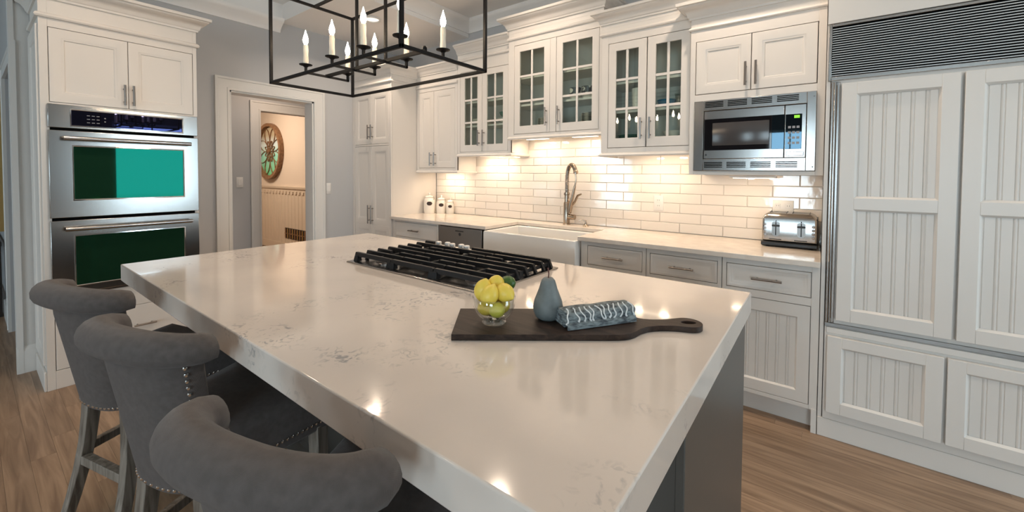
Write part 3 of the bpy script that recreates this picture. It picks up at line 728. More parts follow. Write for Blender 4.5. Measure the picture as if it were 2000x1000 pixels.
t = thing('soap_dispenser', (-1.615, 3.20, .915), 'small metal soap dispenser standing right of the faucet', 'dispenser')
MB().lathe([(.001, 0), (.026, 0), (.024, .006), (.012, .016), (.010, .03), (.001, .03)], (-1.615, 3.20, .915), 14).build('base', bronze, t)
MB().tube([(-1.615, 3.20, .94), (-1.615, 3.20, .96), (-1.64, 3.185, .968), (-1.665, 3.17, .962)], [.008, .008, .007, .006], 8).build('spout', bronze, t)

# outlets on the backsplash
def outlet(x0, x1, z0, z1, gangs, label):
    t = thing('outlet_plate', ((x0+x1)/2, YB-.012, z0), label, 'outlet')
    MB(FY(YB-.0115)).rings(x0, x1, z0, z1, [(0, 0), (0, .003), (.004, .006)]).build('plate', plasticw, t)
    g = (x1-x0)/gangs
    for i in range(gangs):
        cx = x0+g*(i+.5)
        for zz in ((z0*.68+z1*.32), (z0*.32+z1*.68)):
            MB(FY(YB-.0175)).rings(cx-.016, cx+.016, zz-.014, zz+.014, [(0, 0), (.001, .0015)]).build('receptacle', plasticw, t)
            MB(FY(YB-.019)).box(cx-.007, cx-.005, zz-.004, zz+.006, 0, .0006).box(cx+.005, cx+.007, zz-.004, zz+.006, 0, .0006).build('slot', darkprint, t)
outlet(-1.066, -.992, 1.078, 1.197, 1, 'white single wall outlet on the tiles left of the microwave')
outlet(-.268, -.150, 1.078, 1.195, 2, 'white double wall outlet on the tiles behind the toaster')

# canisters
def canister(x, y, r, h, label):
    t = thing('canister', (x, y, .915), label, 'canister', None)
    MB().lathe([(.001, 0), (r*.92, 0), (r*.97, .008), (r, h*.25), (r, h*.80), (r*.92, h*.9), (r*.74, h*.97), (r*.72, h), (.001, h)], (x, y, .915), 24).build('jar', ceramic, t)
    MB().lathe([(.001, 0), (r*.78, 0), (r*.80, .008), (r*.6, .018), (r*.2, .024), (r*.16, .034), (r*.24, .044), (r*.16, .052), (.001, .054)], (x, y, .915+h), 20).build('lid', ceramic, t)
    a0 = math.atan2(-y, -x); mb = MB(); lo, hi = [], []            # oval label on the side that faces the room
    for k in range(13):
        q = -1+2*k/12; a = a0+.50*q; dz = h*.125*math.sqrt(max(1-q*q, .0004))
        for lst, z_ in ((lo, -dz), (hi, dz)): lst.append((x+(r+.0014)*math.cos(a), y+(r+.0014)*math.sin(a), .915+h*.64+z_))
    mb.loft([lo, hi], False, False, closed=False); mb.build('label_plate', label_m, t)
    MB().tube([(x+r*.95*math.cos(a0+.9), y+r*.95*math.sin(a0+.9), .915+h*.86), (x+r*1.02*math.cos(a0+.95), y+r*1.02*math.sin(a0+.95), .915+h*.98), (x+r*.85*math.cos(a0+1.0), y+r*.85*math.sin(a0+1.0), .915+h+.012)], .003, 6).build('clasp', steel_h, t)
canister(-3.495, 3.115, .062, .175, 'largest cream ceramic canister, closest to the pantry side')
canister(-3.392, 3.195, .055, .150, 'middle cream ceramic canister of the three')
canister(-3.290, 3.232, .044, .128, 'smallest cream ceramic canister, farthest from the pantry')

# toaster
t = thing('toaster', (-.16, 3.14, .915), 'four-slice stainless steel toaster with black base by the refrigerator', 'toaster')
X0, X1, Y0, Y1 = -.303, -.018, 3.036, 3.255
MB().box(X0-.003, X1+.003, Y0-.004, Y1+.002, .921, .948).build('base', blackp, t, bevel=.006)
mb = MB(); rr = lambda i, z, q=0: [(X0+i, Y0+i+q, z), (X1-i, Y0+i+q, z), (X1-i, Y1-i, z), (X0+i, Y1-i, z)]
mb.loft([rr(.002, .948), rr(0, .96), rr(.002, 1.09), rr(.010, 1.113), rr(.028, 1.124), rr(.04, 1.126)]); mb.build('body', steel, t, bevel=.012, seg=3)
MB().box(X1-.006, X1+.001, Y0+.01, Y1-.01, .95, 1.10).build('end_panel', blackp, t, bevel=.003)
for (xa, xb) in ((-.262, -.178), (-.143, -.060)):
    for ya in (3.09, 3.17): MB().box(xa, xb, ya, ya+.035, 1.118, 1.1265).box(xa-.004, xa, ya-.004, ya+.039, 1.118, 1.130).box(xb, xb+.004, ya-.004, ya+.039, 1.118, 1.130).build('slot', blackp, t)
frt = FY(Y0+.001)
for cx in (-.228, -.098):
    pr = []
    for k in range(24):
        a = 2*PI*k/24; pr.append((cx+.021*math.cos(a), (1.063 if math.sin(a) > 0 else 1.003)+.021*math.sin(a)*(1 if math.sin(a) < 0 else .5)))
    inn = [(cx+(p-cx)*.86, 1.033+(q-1.033)*.93) for p, q in pr]
    MB(frt).loft([[(p, q, 0) for p, q in pr], [(p, q, .004) for p, q in pr], [(p, q, .004) for p, q in inn], [(p, q, .001) for p, q in inn]], False, True).build('lever_surround', steel_d, t)
    MB(frt).box(cx-.0022, cx+.0022, .99, 1.082, .001, .003).build('lever_slot', gapm, t)
    MB(frt).box(cx-.021, cx+.021, 1.044, 1.055, .004, .018).build('lever', blackp, t, bevel=.003)
    MB(frt).box(cx-.034, cx+.03, .962, .967, -.0002, .0015).build('print_line', darkprint, t)
for cx in (-.286, -.038):
    for k in range(4): MB(frt).lathe([(.001, -.002), (.0085, -.002), (.0085, .004), (.0055, .005), (.001, .005)], (cx, .988+k*.022, 0), 12).build('button', steel_h, t)
for fx in (X0+.03, X1-.03):
    for fy in (Y0+.03, Y1-.03): MB().lathe([(.001, 0), (.012, 0), (.012, .007), (.001, .007)], (fx, fy, .915), 8).build('foot', blackp, t)

# ------------------------------------------------------------------ refrigerator
RY = 2.672
t = thing('refrigerator', (.48, 2.98, 0), 'large built-in refrigerator with white beadboard panels and black grille on top', 'refrigerator')
MB().box(.022, .94, RY+.004, YBK, 1.85, 2.125).build('grille_backing', gapm, t)
MB().box(.024, .94, RY+.004, YBK, .10, 1.849).build('cabinet_body', white, t)
MB(FY(RY)).box(.022, .94, 1.842, 1.862, -.01, .012).box(.022, .94, 2.113, 2.126, -.01, .012).box(.010, .022, 1.842, 2.126, -.01, .012).build('grille_frame', steel, t, bevel=.002)
NS = 21
for k in range(NS):
    zz = 1.866+k*(2.110-1.866)/NS
    MB(FY(RY)).prism([(zz+.001, .002), (zz+.0005, .010), (zz+.0045, .010), (zz+.0035, .002)], .023, .938, 0).build('grille_slat', slat_m, t)
MB(FY(RY)).box(.024, .060, .606, 1.836, -.01, .004).build('side_trim', steel, t, bevel=.003)
MB(FY(RY)).lathe([(.0095, 0), (.0095, 1.228)], (0, 0, 0), 10, axis=1) if False else None
MB().tube([(.040, RY-.008, .61), (.040, RY-.008, 1.835)], .009, 10).build('edge_rod', steel, t)
MB(FY(RY)).box(.022, .94, .586, .606, -.01, .006).build('drawer_rail', steel_d, t, bevel=.002)
MB(FY(RY)).box(.030, .94, .552, .582, -.01, .003).build('rail_board', white, t, bevel=.003)
RF = FY(RY)
for (a, b) in ((.066, .476), (.490, .900)):
    fields = [(.690, 1.195), (1.252, 1.765)]
    o = bead_door(RF, a, b, fields, .629, 1.822, .024, .058).build('door', white, t, bevel=.001, seg=1); bead_planks(RF, o, a, b, fields, .058, w0=0, pitch=.049)
for (a, b) in ((.036, .455), (.468, .888)):
    fields = [(.204, .490)]
    o = bead_door(RF, a, b, fields, .147, .541, .024, .058).build('freezer_drawer', white, t, bevel=.001, seg=1); bead_planks(RF, o, a, b, fields, .058, w0=0, pitch=.049)
t2 = thing('refrigerator_surround', (.48, 2.98, 0), 'white painted surround with plinth and top board framing the refrigerator', 'cabinet surround')
MB().box(.003, .0205, RY+.012, YBK, 0, 2.6).build('side_panel', white, t2, bevel=.001, seg=1)
MB().box(.942, .96, RY+.012, YBK, 0, 2.6).build('side_panel', white, t2, bevel=.001, seg=1)
MB().box(.003, .96, RY-.012, RY+.012, 2.130, 2.6).build('top_board', white, t2, bevel=.001, seg=1)
MB().box(.003, .96, RY+.004, RY+.02, 0, .098).build('plinth', white, t2, bevel=.002)
wrap_mould(.003, .96, YBK, RY-.012, 2.5, CROWN, 1.0, False, True).build('crown_moulding', white, t2)
# ------------------------------------------------------------------ oven wall
OX = -3.785
t = thing('oven_cabinet', (-4.02, .68, 0), 'tall white cabinet with two doors above and a drawer below the ovens', 'cabinet')
MB().box(-4.262, OX-.02, .285, .303, 0, 2.41).box(-4.262, OX-.02, 1.052, 1.070, 0, 2.41).box(-4.262, OX-.02, .303, 1.052, 1.775, 2.41).box(-4.262, OX-.02, .303, 1.052, .10, .57).box(-4.262, -4.25, .303, 1.052, .57, 1.775).build('carcase', white, t)
fr = FX(OX)
mb = MB(fr); mb.box(.285, .322, 0, 2.41, -.02, 0); mb.box(1.047, 1.070, 0, 2.41, -.02, 0)
for (c, d) in ((0, .115), (.437, .575), (1.772, 1.783), (2.240, 2.41)): mb.box(.322, 1.047, c, d, -.02, 0)
mb.build('face_frame', white, t, bevel=.001, seg=1)
for (a, b, hu) in ((.325, .6845, .663), (.688, 1.044, .708)):
    o = panel_door(FX(OX-.016), a, b, 1.786, 2.237, .016).build('door', white, t); bar_handle(FX(OX), hu, 1.873, .135).build('handle', steel_h, o)
o = MB(FX(OX-.016)).rings(.325, 1.044, .118, .434, [(0, 0), (0, .014), (.002, .016), (.01, .016)]).build('drawer', white, t); bar_handle(FX(OX), .745, .298, .12, False).build('handle', steel_h, o)
mb = MB()
for nm, prof, z0, k in (('crown_moulding', CROWN, 2.405, 1.0), ('bead_moulding', BEAD, 2.29, 1.1)):
    rs = []
    for o_, h in prof+[(0, prof[-1][1])]:
        o_ *= k; h *= k; rs.append([(-4.262, .285-o_, z0+h), (OX+o_, .285-o_, z0+h), (OX+o_, 1.070+o_, z0+h), (-4.262, 1.070+o_, z0+h)])
    MB().loft(rs, False, False, closed=False).build(nm, white, t)
MB().box(-4.262, OX, .285, 1.070, 2.41, 2.502).build('frieze', white, t)
mb = MB((Vector((0, .285, 0)), Vector((1, 0, 0)), Vector((0, 0, 1)), Vector((0, -1, 0)))); mb.box(-4.26, OX-.003, 0, .12, 0, .012)
mb.build('base_moulding', white, t, bevel=.003)
panel_door(FY(.285), -4.25, OX-.02, .16, 2.25, .012, .07).build('side_panel', white, t)

t = thing('double_wall_oven', (-3.95, .688, .578), 'stainless steel double wall oven with green-tinted glass in white cabinet', 'oven')
fo = FX(OX+.002)
MB(fo).box(.306, 1.05, .585, 1.768, -.44, -.004).build('oven_body', gapm, t)
MB(fo).box(.312, 1.064, 1.628, 1.772, -.004, .022).build('control_panel', steel, t, bevel=.003)
MB(fo).box(.312, 1.064, 1.070, 1.612, -.004, .028).build('upper_door', steel, t, bevel=.003)
MB(fo).box(.312, 1.064, .592, 1.052, -.004, .028).build('lower_door', steel, t, bevel=.003)
MB(fo).box(.312, 1.064, .576, .588, -.004, .012).build('bottom_trim', steel, t, bevel=.002)
def framed(u0, u1, v0, v1, w, g, names):
    mb = MB(fo); O = lambda i, q: [(u0+i, v0+i, q), (u1-i, v0+i, q), (u1-i, v1-i, q), (u0+i, v1-i, q)]
    mb.loft([O(-.010, w-.001), O(-.009, w+.003), O(-.003, w+.004), O(0, w+.001), O(0, w-.001)], False, False); mb.build(names[0], chrome, t)
    MB(fo).box(u0, u1, v0, v1, w-.002, w+.0012).build(names[1], g, t)
framed(.414, .968, 1.650, 1.742, .022, dispg, ('display_bezel', 'display_glass'))
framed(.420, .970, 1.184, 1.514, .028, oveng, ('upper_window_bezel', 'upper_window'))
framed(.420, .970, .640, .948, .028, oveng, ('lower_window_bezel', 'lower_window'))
for (z, nm) in ((1.563, 'upper_handle'), (1.000, 'lower_handle')):
    MB(fo).tube([(.372, z, .07), (1.010, z, .07)], .0135, 12).tube([(.40, z, .02), (.40, z, .07)], .009, 8).tube([(.985, z, .02), (.985, z, .07)], .009, 8).build(nm, steel, t)
for r_ in range(3):
    for c_ in range(3): MB(fo).box(.480+c_*.022, .494+c_*.022, 1.668+r_*.022, 1.672+r_*.022, .0232, .0238).build('key_print', grayprint, t)
for r_ in range(2): MB(fo).box(.560, .567, 1.680+r_*.022, 1.686+r_*.022, .0232, .0238).build('key_print', grayprint, t)

# light switches
def switch(frame, u0, u1, v0, v1, gangs, label):
    o, U, V, W = frame; p = o+U*((u0+u1)/2)+V*v0
    t = thing('light_switch', p, label, 'light switch')
    MB(frame).rings(u0, u1, v0, v1, [(0, 0), (0, .003), (.004, .006)]).build('plate', plasticw, t)
    g = (u1-u0)/gangs
    for i in range(gangs): MB(frame).box(u0+g*(i+.5)-.016, u0+g*(i+.5)+.016, v0+.025, v1-.025, .006, .009).build('rocker', plasticw, t, bevel=.001)
switch(FX(XL+.001), 2.345, 2.398, 1.130, 1.248, 1, 'white light switch plate right of the doorway')
switch(FX(HX+.001), 1.905, 1.975, 1.18, 1.30, 1, 'white light switch seen through the doorway on its left')

# round window and floor grille in the hall
t = thing('rose_window', (-7.97, HY-.05, 1.735), 'round wooden rose window with green stained glass on the hall wall', 'wall art')
cxr, czr, R_ = -7.97, 1.735, .50
FH = (Vector((cxr, HY, czr)), Vector((1, 0, 0)), Vector((0, 0, 1)), Vector((0, -1, 0)))
def ring(frame, r0, r1, w0, w1, n=48, c=(0, 0), sx=1, rot=0):
    mb = MB(frame); rs = []
    for rr_, ww in ((r1, w0), (r1, w1), (r0, w1), (r0, w0), (r1, w0)):
        pts = []
        for k in range(n):
            a = 2*PI*k/n; x_, y_ = rr_*math.cos(a)*sx, rr_*math.sin(a)
            pts.append((c[0]+x_*math.cos(rot)-y_*math.sin(rot), c[1]+x_*math.sin(rot)+y_*math.cos(rot), ww))
        rs.append(pts)
    return mb.loft(rs, False, False)
ring(FH, .445, .50, .002, .075).build('round_frame', brownwood, t)
MB(FH).loft([[(.44*math.cos(2*PI*k/40), .44*math.sin(2*PI*k/40), .006) for k in range(40)], [(.44*math.cos(2*PI*k/40), .44*math.sin(2*PI*k/40), .012) for k in range(40)]]).build('stained_glass', stain, t)
for k in range(8):
    a = 2*PI*k/8+PI/8
    ring(FH, .163, .172, .012, .03, 28, (.270*math.cos(a), .270*math.sin(a)), .52, a+PI/2).build('petal_tracery', brownwood, t)
    ring(FH, .082, .090, .012, .032, 20, (.110*math.cos(a), .110*math.sin(a)), .38, a+PI/2).build('inner_petal', brownwood, t)
MB(FH).lathe([(.001, 0), (.035, 0), (.03, .04), (.015, .05), (.001, .05)], (0, 0, .01), 16).build('hub', brownwood, t)
t = thing('vent_grille', (-7.06, HY-.02, .235), 'brown metal vent grille low on the beadboard hall wall', 'vent')
MB(FY(HY-.0145)).box(-7.42, -6.70, .225, .405, 0, .006).build('back_plate', darkwood, t)
for k in range(9): MB(FY(HY-.0145)).box(-7.41+k*.085, -7.38+k*.085, .235, .395, .006, .014).build('louvre', gold if k % 2 else brownwood, t)
MB(FY(HY-.0145)).box(-7.42, -6.70, .305, .315, .006, .016).build('cross_bar', brownwood, t)

# next room: gilt mirror over a dark console
t = thing('gilt_mirror', (-6.9, .19, .74), 'tall gold-framed mirror on the wall of the next room', 'mirror')
FM = FY(.219)
MB(FM).rings(-7.7, -6.02, .80, 2.25, [(0, 0), (0, .03), (.02, .05), (.06, .04), (.10, .025), (.115, .012)], cap=False).build('frame', gold, t)
MB(FM).box(-7.6, -6.12, .90, 2.15, 0, .012).build('mirror_glass', mirror_m, t)
t = thing('console_table', (-6.7, 0, 0), 'dark wooden console table below the gold mirror', 'table')
MB().box(-7.6, -6.05, -.20, .198, .66, .70).build('tabletop', darkwood, t, bevel=.004)
for (x_, y_) in ((-7.55, -.17), (-6.1, -.17), (-7.55, .17), (-6.1, .17)): MB().box(x_-.03, x_+.03, y_-.03, y_+.025, 0, .66).build('leg', darkwood, t)
MB().box(-7.5, -6.15, -.15, .17, .18, .20).build('shelf', darkwood, t)

# ------------------------------------------------------------------ island
IX0, IX1, IY0, IY1, IT = -2.688, -.208, .445, 1.798, .080
t = thing('kitchen_island', (-1.45, 1.33, 0), 'dark charcoal kitchen island base under the thick white slab', 'island')
bx0, bx1, by0, by1 = -2.62, -.222, .915, 1.762
MB().box(bx0+.02, bx1-.02, by0+.02, by1-.02, .0, .834).build('carcase', island_m, t)
MB().box(bx1-.02, bx1, by0, by1, 0, .8345).build('end_panel', island_m, t, bevel=.002)
MB().box(bx0, bx0+.02, by0, by1, 0, .8345).build('end_panel', island_m, t, bevel=.002)
fi = FY(by0+.02)
for k in range(4):
    a = bx0+.02+k*.5895; b = a+.5895
    MB(fi).rings(a, b, .02, .834, [(0, 0), (0, .016), (.07, .016), (.075, .020), (.085, .020), (.095, .006), (.11, .006)]).build('back_panel', island_m, t)
fb = (Vector((0, by1-.02, 0)), Vector((-1, 0, 0)), Vector((0, 0, 1)), Vector((0, 1, 0)))
for k in range(4):
    a = -(bx1-.02)+k*.5895; b = a+.585
    o = MB(fb).rings(a, b, .62, .82, [(0, 0), (0, .018), (.05, .018), (.056, .010)]).build('drawer', island_m, t); bar_handle((fb[0]+fb[3]*.018, *fb[1:]), (a+b)/2, .72, .15, False).build('handle', steel_h, o)
    o = MB(fb).rings(a, b, .11, .61, [(0, 0), (0, .018), (.05, .018), (.056, .010)]).build('door', island_m, t); bar_handle((fb[0]+fb[3]*.018, *fb[1:]), b-.05, .52, .15).build('handle', steel_h, o)
solo(MB().box(IX0, IX1, IY0, IY1, .915-IT, .915), 'island_countertop', quartz, 'thick white quartz slab with gray flecks on the island', 'countertop', bevel=.004, seg=3)

# cooktop
t = thing('gas_cooktop', (-1.44, 1.415, .915), 'black iron gas cooktop on a steel plate set in the island', 'cooktop')
KX0, KX1, KY0, KY1 = -1.892, -.990, 1.142, 1.682
MB().rings(KX0, KX1, KY0, KY1, [(0, .9155), (0, .920), (.003, .922), (.022, .922), (.030, .9185), (.04, .9185)]).build('steel_pan', steel, t)
burn = [(-1.74, 1.54, .042), (-1.74, 1.28, .05), (-1.44, 1.40, .065), (-1.14, 1.54, .05), (-1.14, 1.28, .042)]
for (x_, y_, r_) in burn:
    MB().lathe([(.001, 0), (r_*1.25, 0), (r_*1.2, .004), (r_, .006), (r_, .014), (.001, .014)], (x_, y_, .9187), 22).build('burner_base', steel_h, t)
    MB().lathe([(.001, 0), (r_*.82, 0), (r_*.85, .006), (r_*.7, .009), (.001, .009)], (x_, y_, .9327), 20).build('burner_cap', iron, t)
gz0, gz1 = .9205, .964
def bar(mb, p, q, wd, z0, z1):
    p, q = Vector((*p, 0)), Vector((*q, 0)); d = (q-p).normalized(); nrm = Vector((-d.y, d.x, 0))*wd/2
    c = [p-nrm, q-nrm, q+nrm, p+nrm]
    mb.hexa([(v.x, v.y, z0) for v in c], [(v.x, v.y, z1) for v in c])
for g in range(3):
    gx0 = KX0+.026+g*.2855; gx1 = gx0+.281; gy0, gy1 = KY0+.030, KY1-.030
    fr_ = MB()
    if g == 0: ys = [gy0+.012+k*(gy1-gy0-.024)/7 for k in range(8)]
    ys = [gy0+.012+k*(gy1-gy0-.024)/7 for k in range(8)]
    for xx in (gx0+.006, gx1-.006): bar(fr_, (xx, gy0), (xx, gy1), .011, gz1-.032, gz1-.017)
    for (xx, yy) in ((gx0+.01, gy0+.012), (gx1-.01, gy0+.012), (gx0+.01, gy1-.012), (gx1-.01, gy1-.012), (gx0+.01, (gy0+gy1)/2), (gx1-.01, (gy0+gy1)/2)):
        fr_.hexa([(xx-.016, yy-.016, gz0), (xx+.016, yy-.016, gz0), (xx+.016, yy+.012, gz0), (xx-.016, yy+.012, gz0)], [(xx-.012, yy-.011, gz1-.014), (xx+.012, yy-.011, gz1-.014), (xx+.012, yy+.010, gz1-.014), (xx-.012, yy+.010, gz1-.014)])
    bar(fr_, ((gx0+gx1)/2, gy0+.03), ((gx0+gx1)/2, gy0+.20), .009, gz1-.024, gz1-.012); bar(fr_, ((gx0+gx1)/2, gy1-.20), ((gx0+gx1)/2, gy1-.03), .009, gz1-.024, gz1-.012)
    f_ = fr_.build('grate', iron, t, bevel=.0015, seg=1)
    for k, yy in enumerate(ys):
        def finger(xa, xb):
            mb = MB()
            prof = [(xa, gz1-.020), (xb, gz1-.020), (xb, gz1-.003), (xb-.006, gz1), (xa+.006, gz1), (xa, gz1-.003)]
            mb.loft([[(p, yy-.0068, q) for p, q in prof], [(p, yy+.0068, q) for p, q in prof]]); mb.build('grate_bar', iron, f_)
        xa, xb = gx0, gx1
        if k == 7 and g == 0: finger(xa, -1.795)
        elif k == 7 and g == 1: finger(-1.50, xb)
        elif k in (2, 5): finger(xa, (gx0+gx1)/2-.035); finger((gx0+gx1)/2+.035, xb)
        else: finger(xa, xb)
    for end, xx, sg in ((0, gx0, -1), (2, gx1, 1)):                # turned-down bar ends on the outer grates
        if g == end:
            for yy in ys:
                mb = MB(); mb.loft([[(xx, yy-.0068, gz1), (xx, yy+.0068, gz1), (xx, yy+.0068, gz1-.020), (xx, yy-.0068, gz1-.020)], [(xx+sg*.018, yy-.0068, gz0+.004), (xx+sg*.018, yy+.0068, gz0+.004), (xx+sg*.004, yy+.0068, gz0), (xx+sg*.004, yy-.0068, gz0)]])
                mb.build('grate_foot', iron, f_)
for (x_, y_) in ((-1.765, 1.640), (-1.705, 1.652), (-1.655, 1.640), (-1.597, 1.652), (-1.545, 1.640)):
    y_ = y_+.004
    MB().lathe([(.001, 0), (.021, 0), (.021, .003), (.017, .004), (.0165, .044), (.013, .047), (.001, .047)], (x_, y_, .9215), 16).build('knob', knobm, t)

# cutting board and what stands on it
BO, BU, BV = Vector((-.784, .775, .915)), Vector((.7938, .6081, 0)), Vector((-.6081, .7938, 0))
t = thing('cutting_board', BO+BU*.3+BV*.1, 'dark walnut cutting board with a loop handle lying on the island', 'cutting board')
FB = (BO+Vector((0, 0, .0008)), BU, BV, Vector((0, 0, 1)))
def bz(p0, p1, p2, p3, n=8): return [tuple(((1-s)**3*a+3*(1-s)**2*s*b+3*(1-s)*s*s*c+s**3*d) for a, b, c, d in zip(p0, p1, p2, p3)) for s in [k/n for k in range(n+1)]]
out = [(0.0, 0.0), (.012, 0), (.40, 0)] + bz((.43, 0), (.49, 0), (.498, .022), (.522, .044)) + bz((.535, .056), (.57, .070), (.60, .072), (.636, .066))[1:]
cxh, cyh, rh = .676, .095, .040
for k in range(0, 17):
    a = -PI*.62 + (PI*1.24)*k/16; out.append((cxh+rh*math.cos(a), cyh+rh*math.sin(a)))
out += bz((.645, .128), (.62, .122), (.575, .112), (.545, .130))[1:] + bz((.52, .148), (.505, .185), (.49, .212), (.44, .213))[1:] + [(.012, .213), (0, .213)]
hole = [(cxh+.002+.0215*math.cos(2*PI*k/18), cyh+.013*math.sin(2*PI*k/18)) for k in range(18)]
bmx = bmesh.new()
def edge_loop(pts):
    vs = [bmx.verts.new((p[0], p[1], 0)) for p in pts]
    return [bmx.edges.new((vs[i], vs[(i+1) % len(vs)])) for i in range(len(vs))]
es = edge_loop(out)+edge_loop(hole)
bmesh.ops.triangle_fill(bmx, edges=es, use_beauty=True)
g_ = bmesh.ops.extrude_face_region(bmx, geom=bmx.faces[:]); vs_ = [v for v in g_['geom'] if isinstance(v, bmesh.types.BMVert)]
bmesh.ops.translate(bmx, verts=vs_, vec=(0, 0, .0165)); bmesh.ops.recalc_face_normals(bmx, faces=bmx.faces)
mb = MB(FB); bmx.verts.index_update()
for v in bmx.verts: mb.P(*v.co)
for f in bmx.faces: mb.f.append([v.index for v in f.verts])
bmx.free(); mb.build('board', walnut, t, bevel=.003, smooth=30)
TOPZ = .9328
# glass bowl
bwx, bwy = -.750, .914
t = thing('glass_bowl', (bwx, bwy, TOPZ), 'small clear glass bowl filled with lemons on the cutting board', 'bowl')
prof = [(.001, 0), (.033, 0), (.035, .004), (.031, .010), (.040, .016), (.052, .030), (.0605, .052), (.0625, .076), (.0610, .0775), (.0590, .076), (.0570, .053), (.0490, .033), (.037, .020), (.001, .0165)]
MB().lathe(prof, (bwx, bwy, TOPZ), 36).build('bowl', bowlg, t, smooth=60)
def citrus(name, x, y, z, r, m, label, ax, elong=1.18, tip=.16, cat='lemon', group=None):
    mb = MB(); n, k = 16, 10; rings_ = []
    axv = Vector(ax).normalized(); e1 = axv.orthogonal().normalized(); e2 = axv.cross(e1); c = Vector((x, y, z))
    for j in range(k+1):
        a = PI*j/k; h = -math.cos(a)*r*elong; rad = max(math.sin(a)*r, .0008)
        if j in (0, k): h *= 1+tip
        if j in (1, k-1): h *= 1+tip*.35
        rings_.append([tuple(c+axv*h+(e1*math.cos(2*PI*q/n)+e2*math.sin(2*PI*q/n))*rad) for q in range(n)])
    mb.loft(rings_)
    return solo(mb, name, m, label, cat, group, origin=(x, y, z-r), smooth=80)
R1 = Vector((.7987, .6018, 0)); D1 = Vector((-.6018, .7987, 0))
def at_bowl(r_, d_, h_): p = Vector((bwx, bwy, TOPZ))+R1*r_+D1*d_; return p.x, p.y, TOPZ+h_
citrus('lemon', *at_bowl(-.022, -.006, .045), .0225, lemon_m, 'yellow lemon low in the bowl at its left', (1, .2, .3))
citrus('lemon', *at_bowl(.008, -.022, .044), .0225, leaf_lemon, 'greenish yellow lemon low at the front of the bowl', (1, -.4, .1))
citrus('lemon', *at_bowl(.022, .008, .045), .0215, lemon_m, 'yellow lemon low in the bowl at its right', (.3, 1, .2))
citrus('lemon', *at_bowl(-.006, .023, .047), .0215, lemon_m, 'yellow lemon low at the back of the bowl', (1, .2, -.2))
citrus('lemon', *at_bowl(-.032, .000, .094), .0262, lemon_m, 'yellow lemon on top of the pile at its left', (.25, .1, 1))
citrus('lemon', *at_bowl(-.012, -.026, .086), .0255, lemon_m, 'yellow lemon on top of the pile at its front', (.2, .5, 1))
citrus('lemon', *at_bowl(.004, .022, .102), .0260, lemon_m, 'highest yellow lemon, in the middle of the pile', (.4, -.2, 1))
citrus('lemon', *at_bowl(.030, -.008, .089), .0262, lemon_m, 'yellow lemon on top of the pile at its right, tip outward', (1, -.1, -.35))
citrus('lime', *at_bowl(.038, .036, .104), .0225, lime_m, 'dark green lime at the back of the pile', (1, .3, .2), 1.08, .08, 'lime')
# pear
pxx, pyy = -.644, 1.037
t = thing('ceramic_pear', (pxx, pyy, TOPZ), 'blue-gray stoneware pear with brown stem standing on the cutting board', 'pear ornament')
MB().lathe([(.001, 0), (.026, .0), (.037, .008), (.0435, .024), (.0445, .038), (.041, .055), (.034, .073), (.0275, .090), (.0235, .104), (.020, .115), (.013, .1225), (.005, .1225), (.001, .120)], (pxx, pyy, TOPZ), 28).build('body', pear_m, t, smooth=80)
MB().tube([(pxx, pyy, TOPZ+.118), (pxx+.001, pyy+.001, TOPZ+.134), (pxx-.001, pyy, TOPZ+.151)], [.0022, .0018, .0024], 8).build('stem', stem_m, t)
# rolled towel with fringe
t = thing('rolled_towel', (-.525, 1.10, TOPZ), 'rolled blue-gray cotton towel with white fringe on the cutting board', 'towel')
to = Vector((-.553, .990, TOPZ)); tu = Vector((.548, .836, 0)).normalized(); tv = Vector((-.836, .548, 0)).normalized()
FT = (to, tu, tv, Vector((0, 0, 1)))
TL = .222
def roll_ring(u, j=0):
    pts = []
    for k in range(26):
        a = 2*PI*k/26; cxx, ch = .037, .0245
        x_ = cxx+.0365*math.copysign(abs(math.cos(a))**.75, math.cos(a)); z_ = ch+.0245*math.copysign(abs(math.sin(a))**.8, math.sin(a))
        z_ += .0012*math.sin(u*60+k) if z_ > .01 else 0
        pts.append((u+.004*math.sin(3*a), x_, max(z_, .0006)))
    return pts
MB(FT).loft([roll_ring(TL*k/12) for k in range(13)]).build('roll', towel_m, t, smooth=70)
for lay, (r1, r2) in enumerate(((.036, .019), (.024, .012), (.012, .006))):    # coil of cloth at both ends
    for u in (-.001, TL+.001):
        ringp = [(u+.002*math.sin(a*3), .037+r1*.85*math.cos(a), .0245+r2*math.sin(a)) for a in [2*PI*k/20 for k in range(20)]]
        MB(FT).tube(ringp, .0028, 5, closed=True).build('cloth_fold', towel_m, t)
# flap along the front edge
MB(FT).loft([[(u, -.008, .0012), (u, -.0085, .010), (u, -.003, .019), (u, .001, .019), (u, -.003, .010), (u, -.002, .0012)] for u in [TL*k/6 for k in range(7)]]).build('front_hem', towel_m, t, smooth=60)
for k in range(12):
    u = .010+k*(TL-.016)/11; wob = random.uniform(-.012, .012); reach = random.uniform(.85, 1.05)
    pts = []
    for q in range(8):
        a = PI*.60+(PI*.52*reach)*q/7
        pts.append((u+wob*q/7+.003*math.sin(q*1.3+k), .037+.0395*math.cos(a)*(1 if a < PI else .98), .0245+.0275*math.sin(a)))
    pts = [(p[0], p[1]+.0 if p[2] > .004 else p[1], max(p[2], .004)) for p in pts]
    MB(FT).tube(pts, [.0020]*6+[.0026, .0036], 6).build('fringe_cord', fringe_m, t)

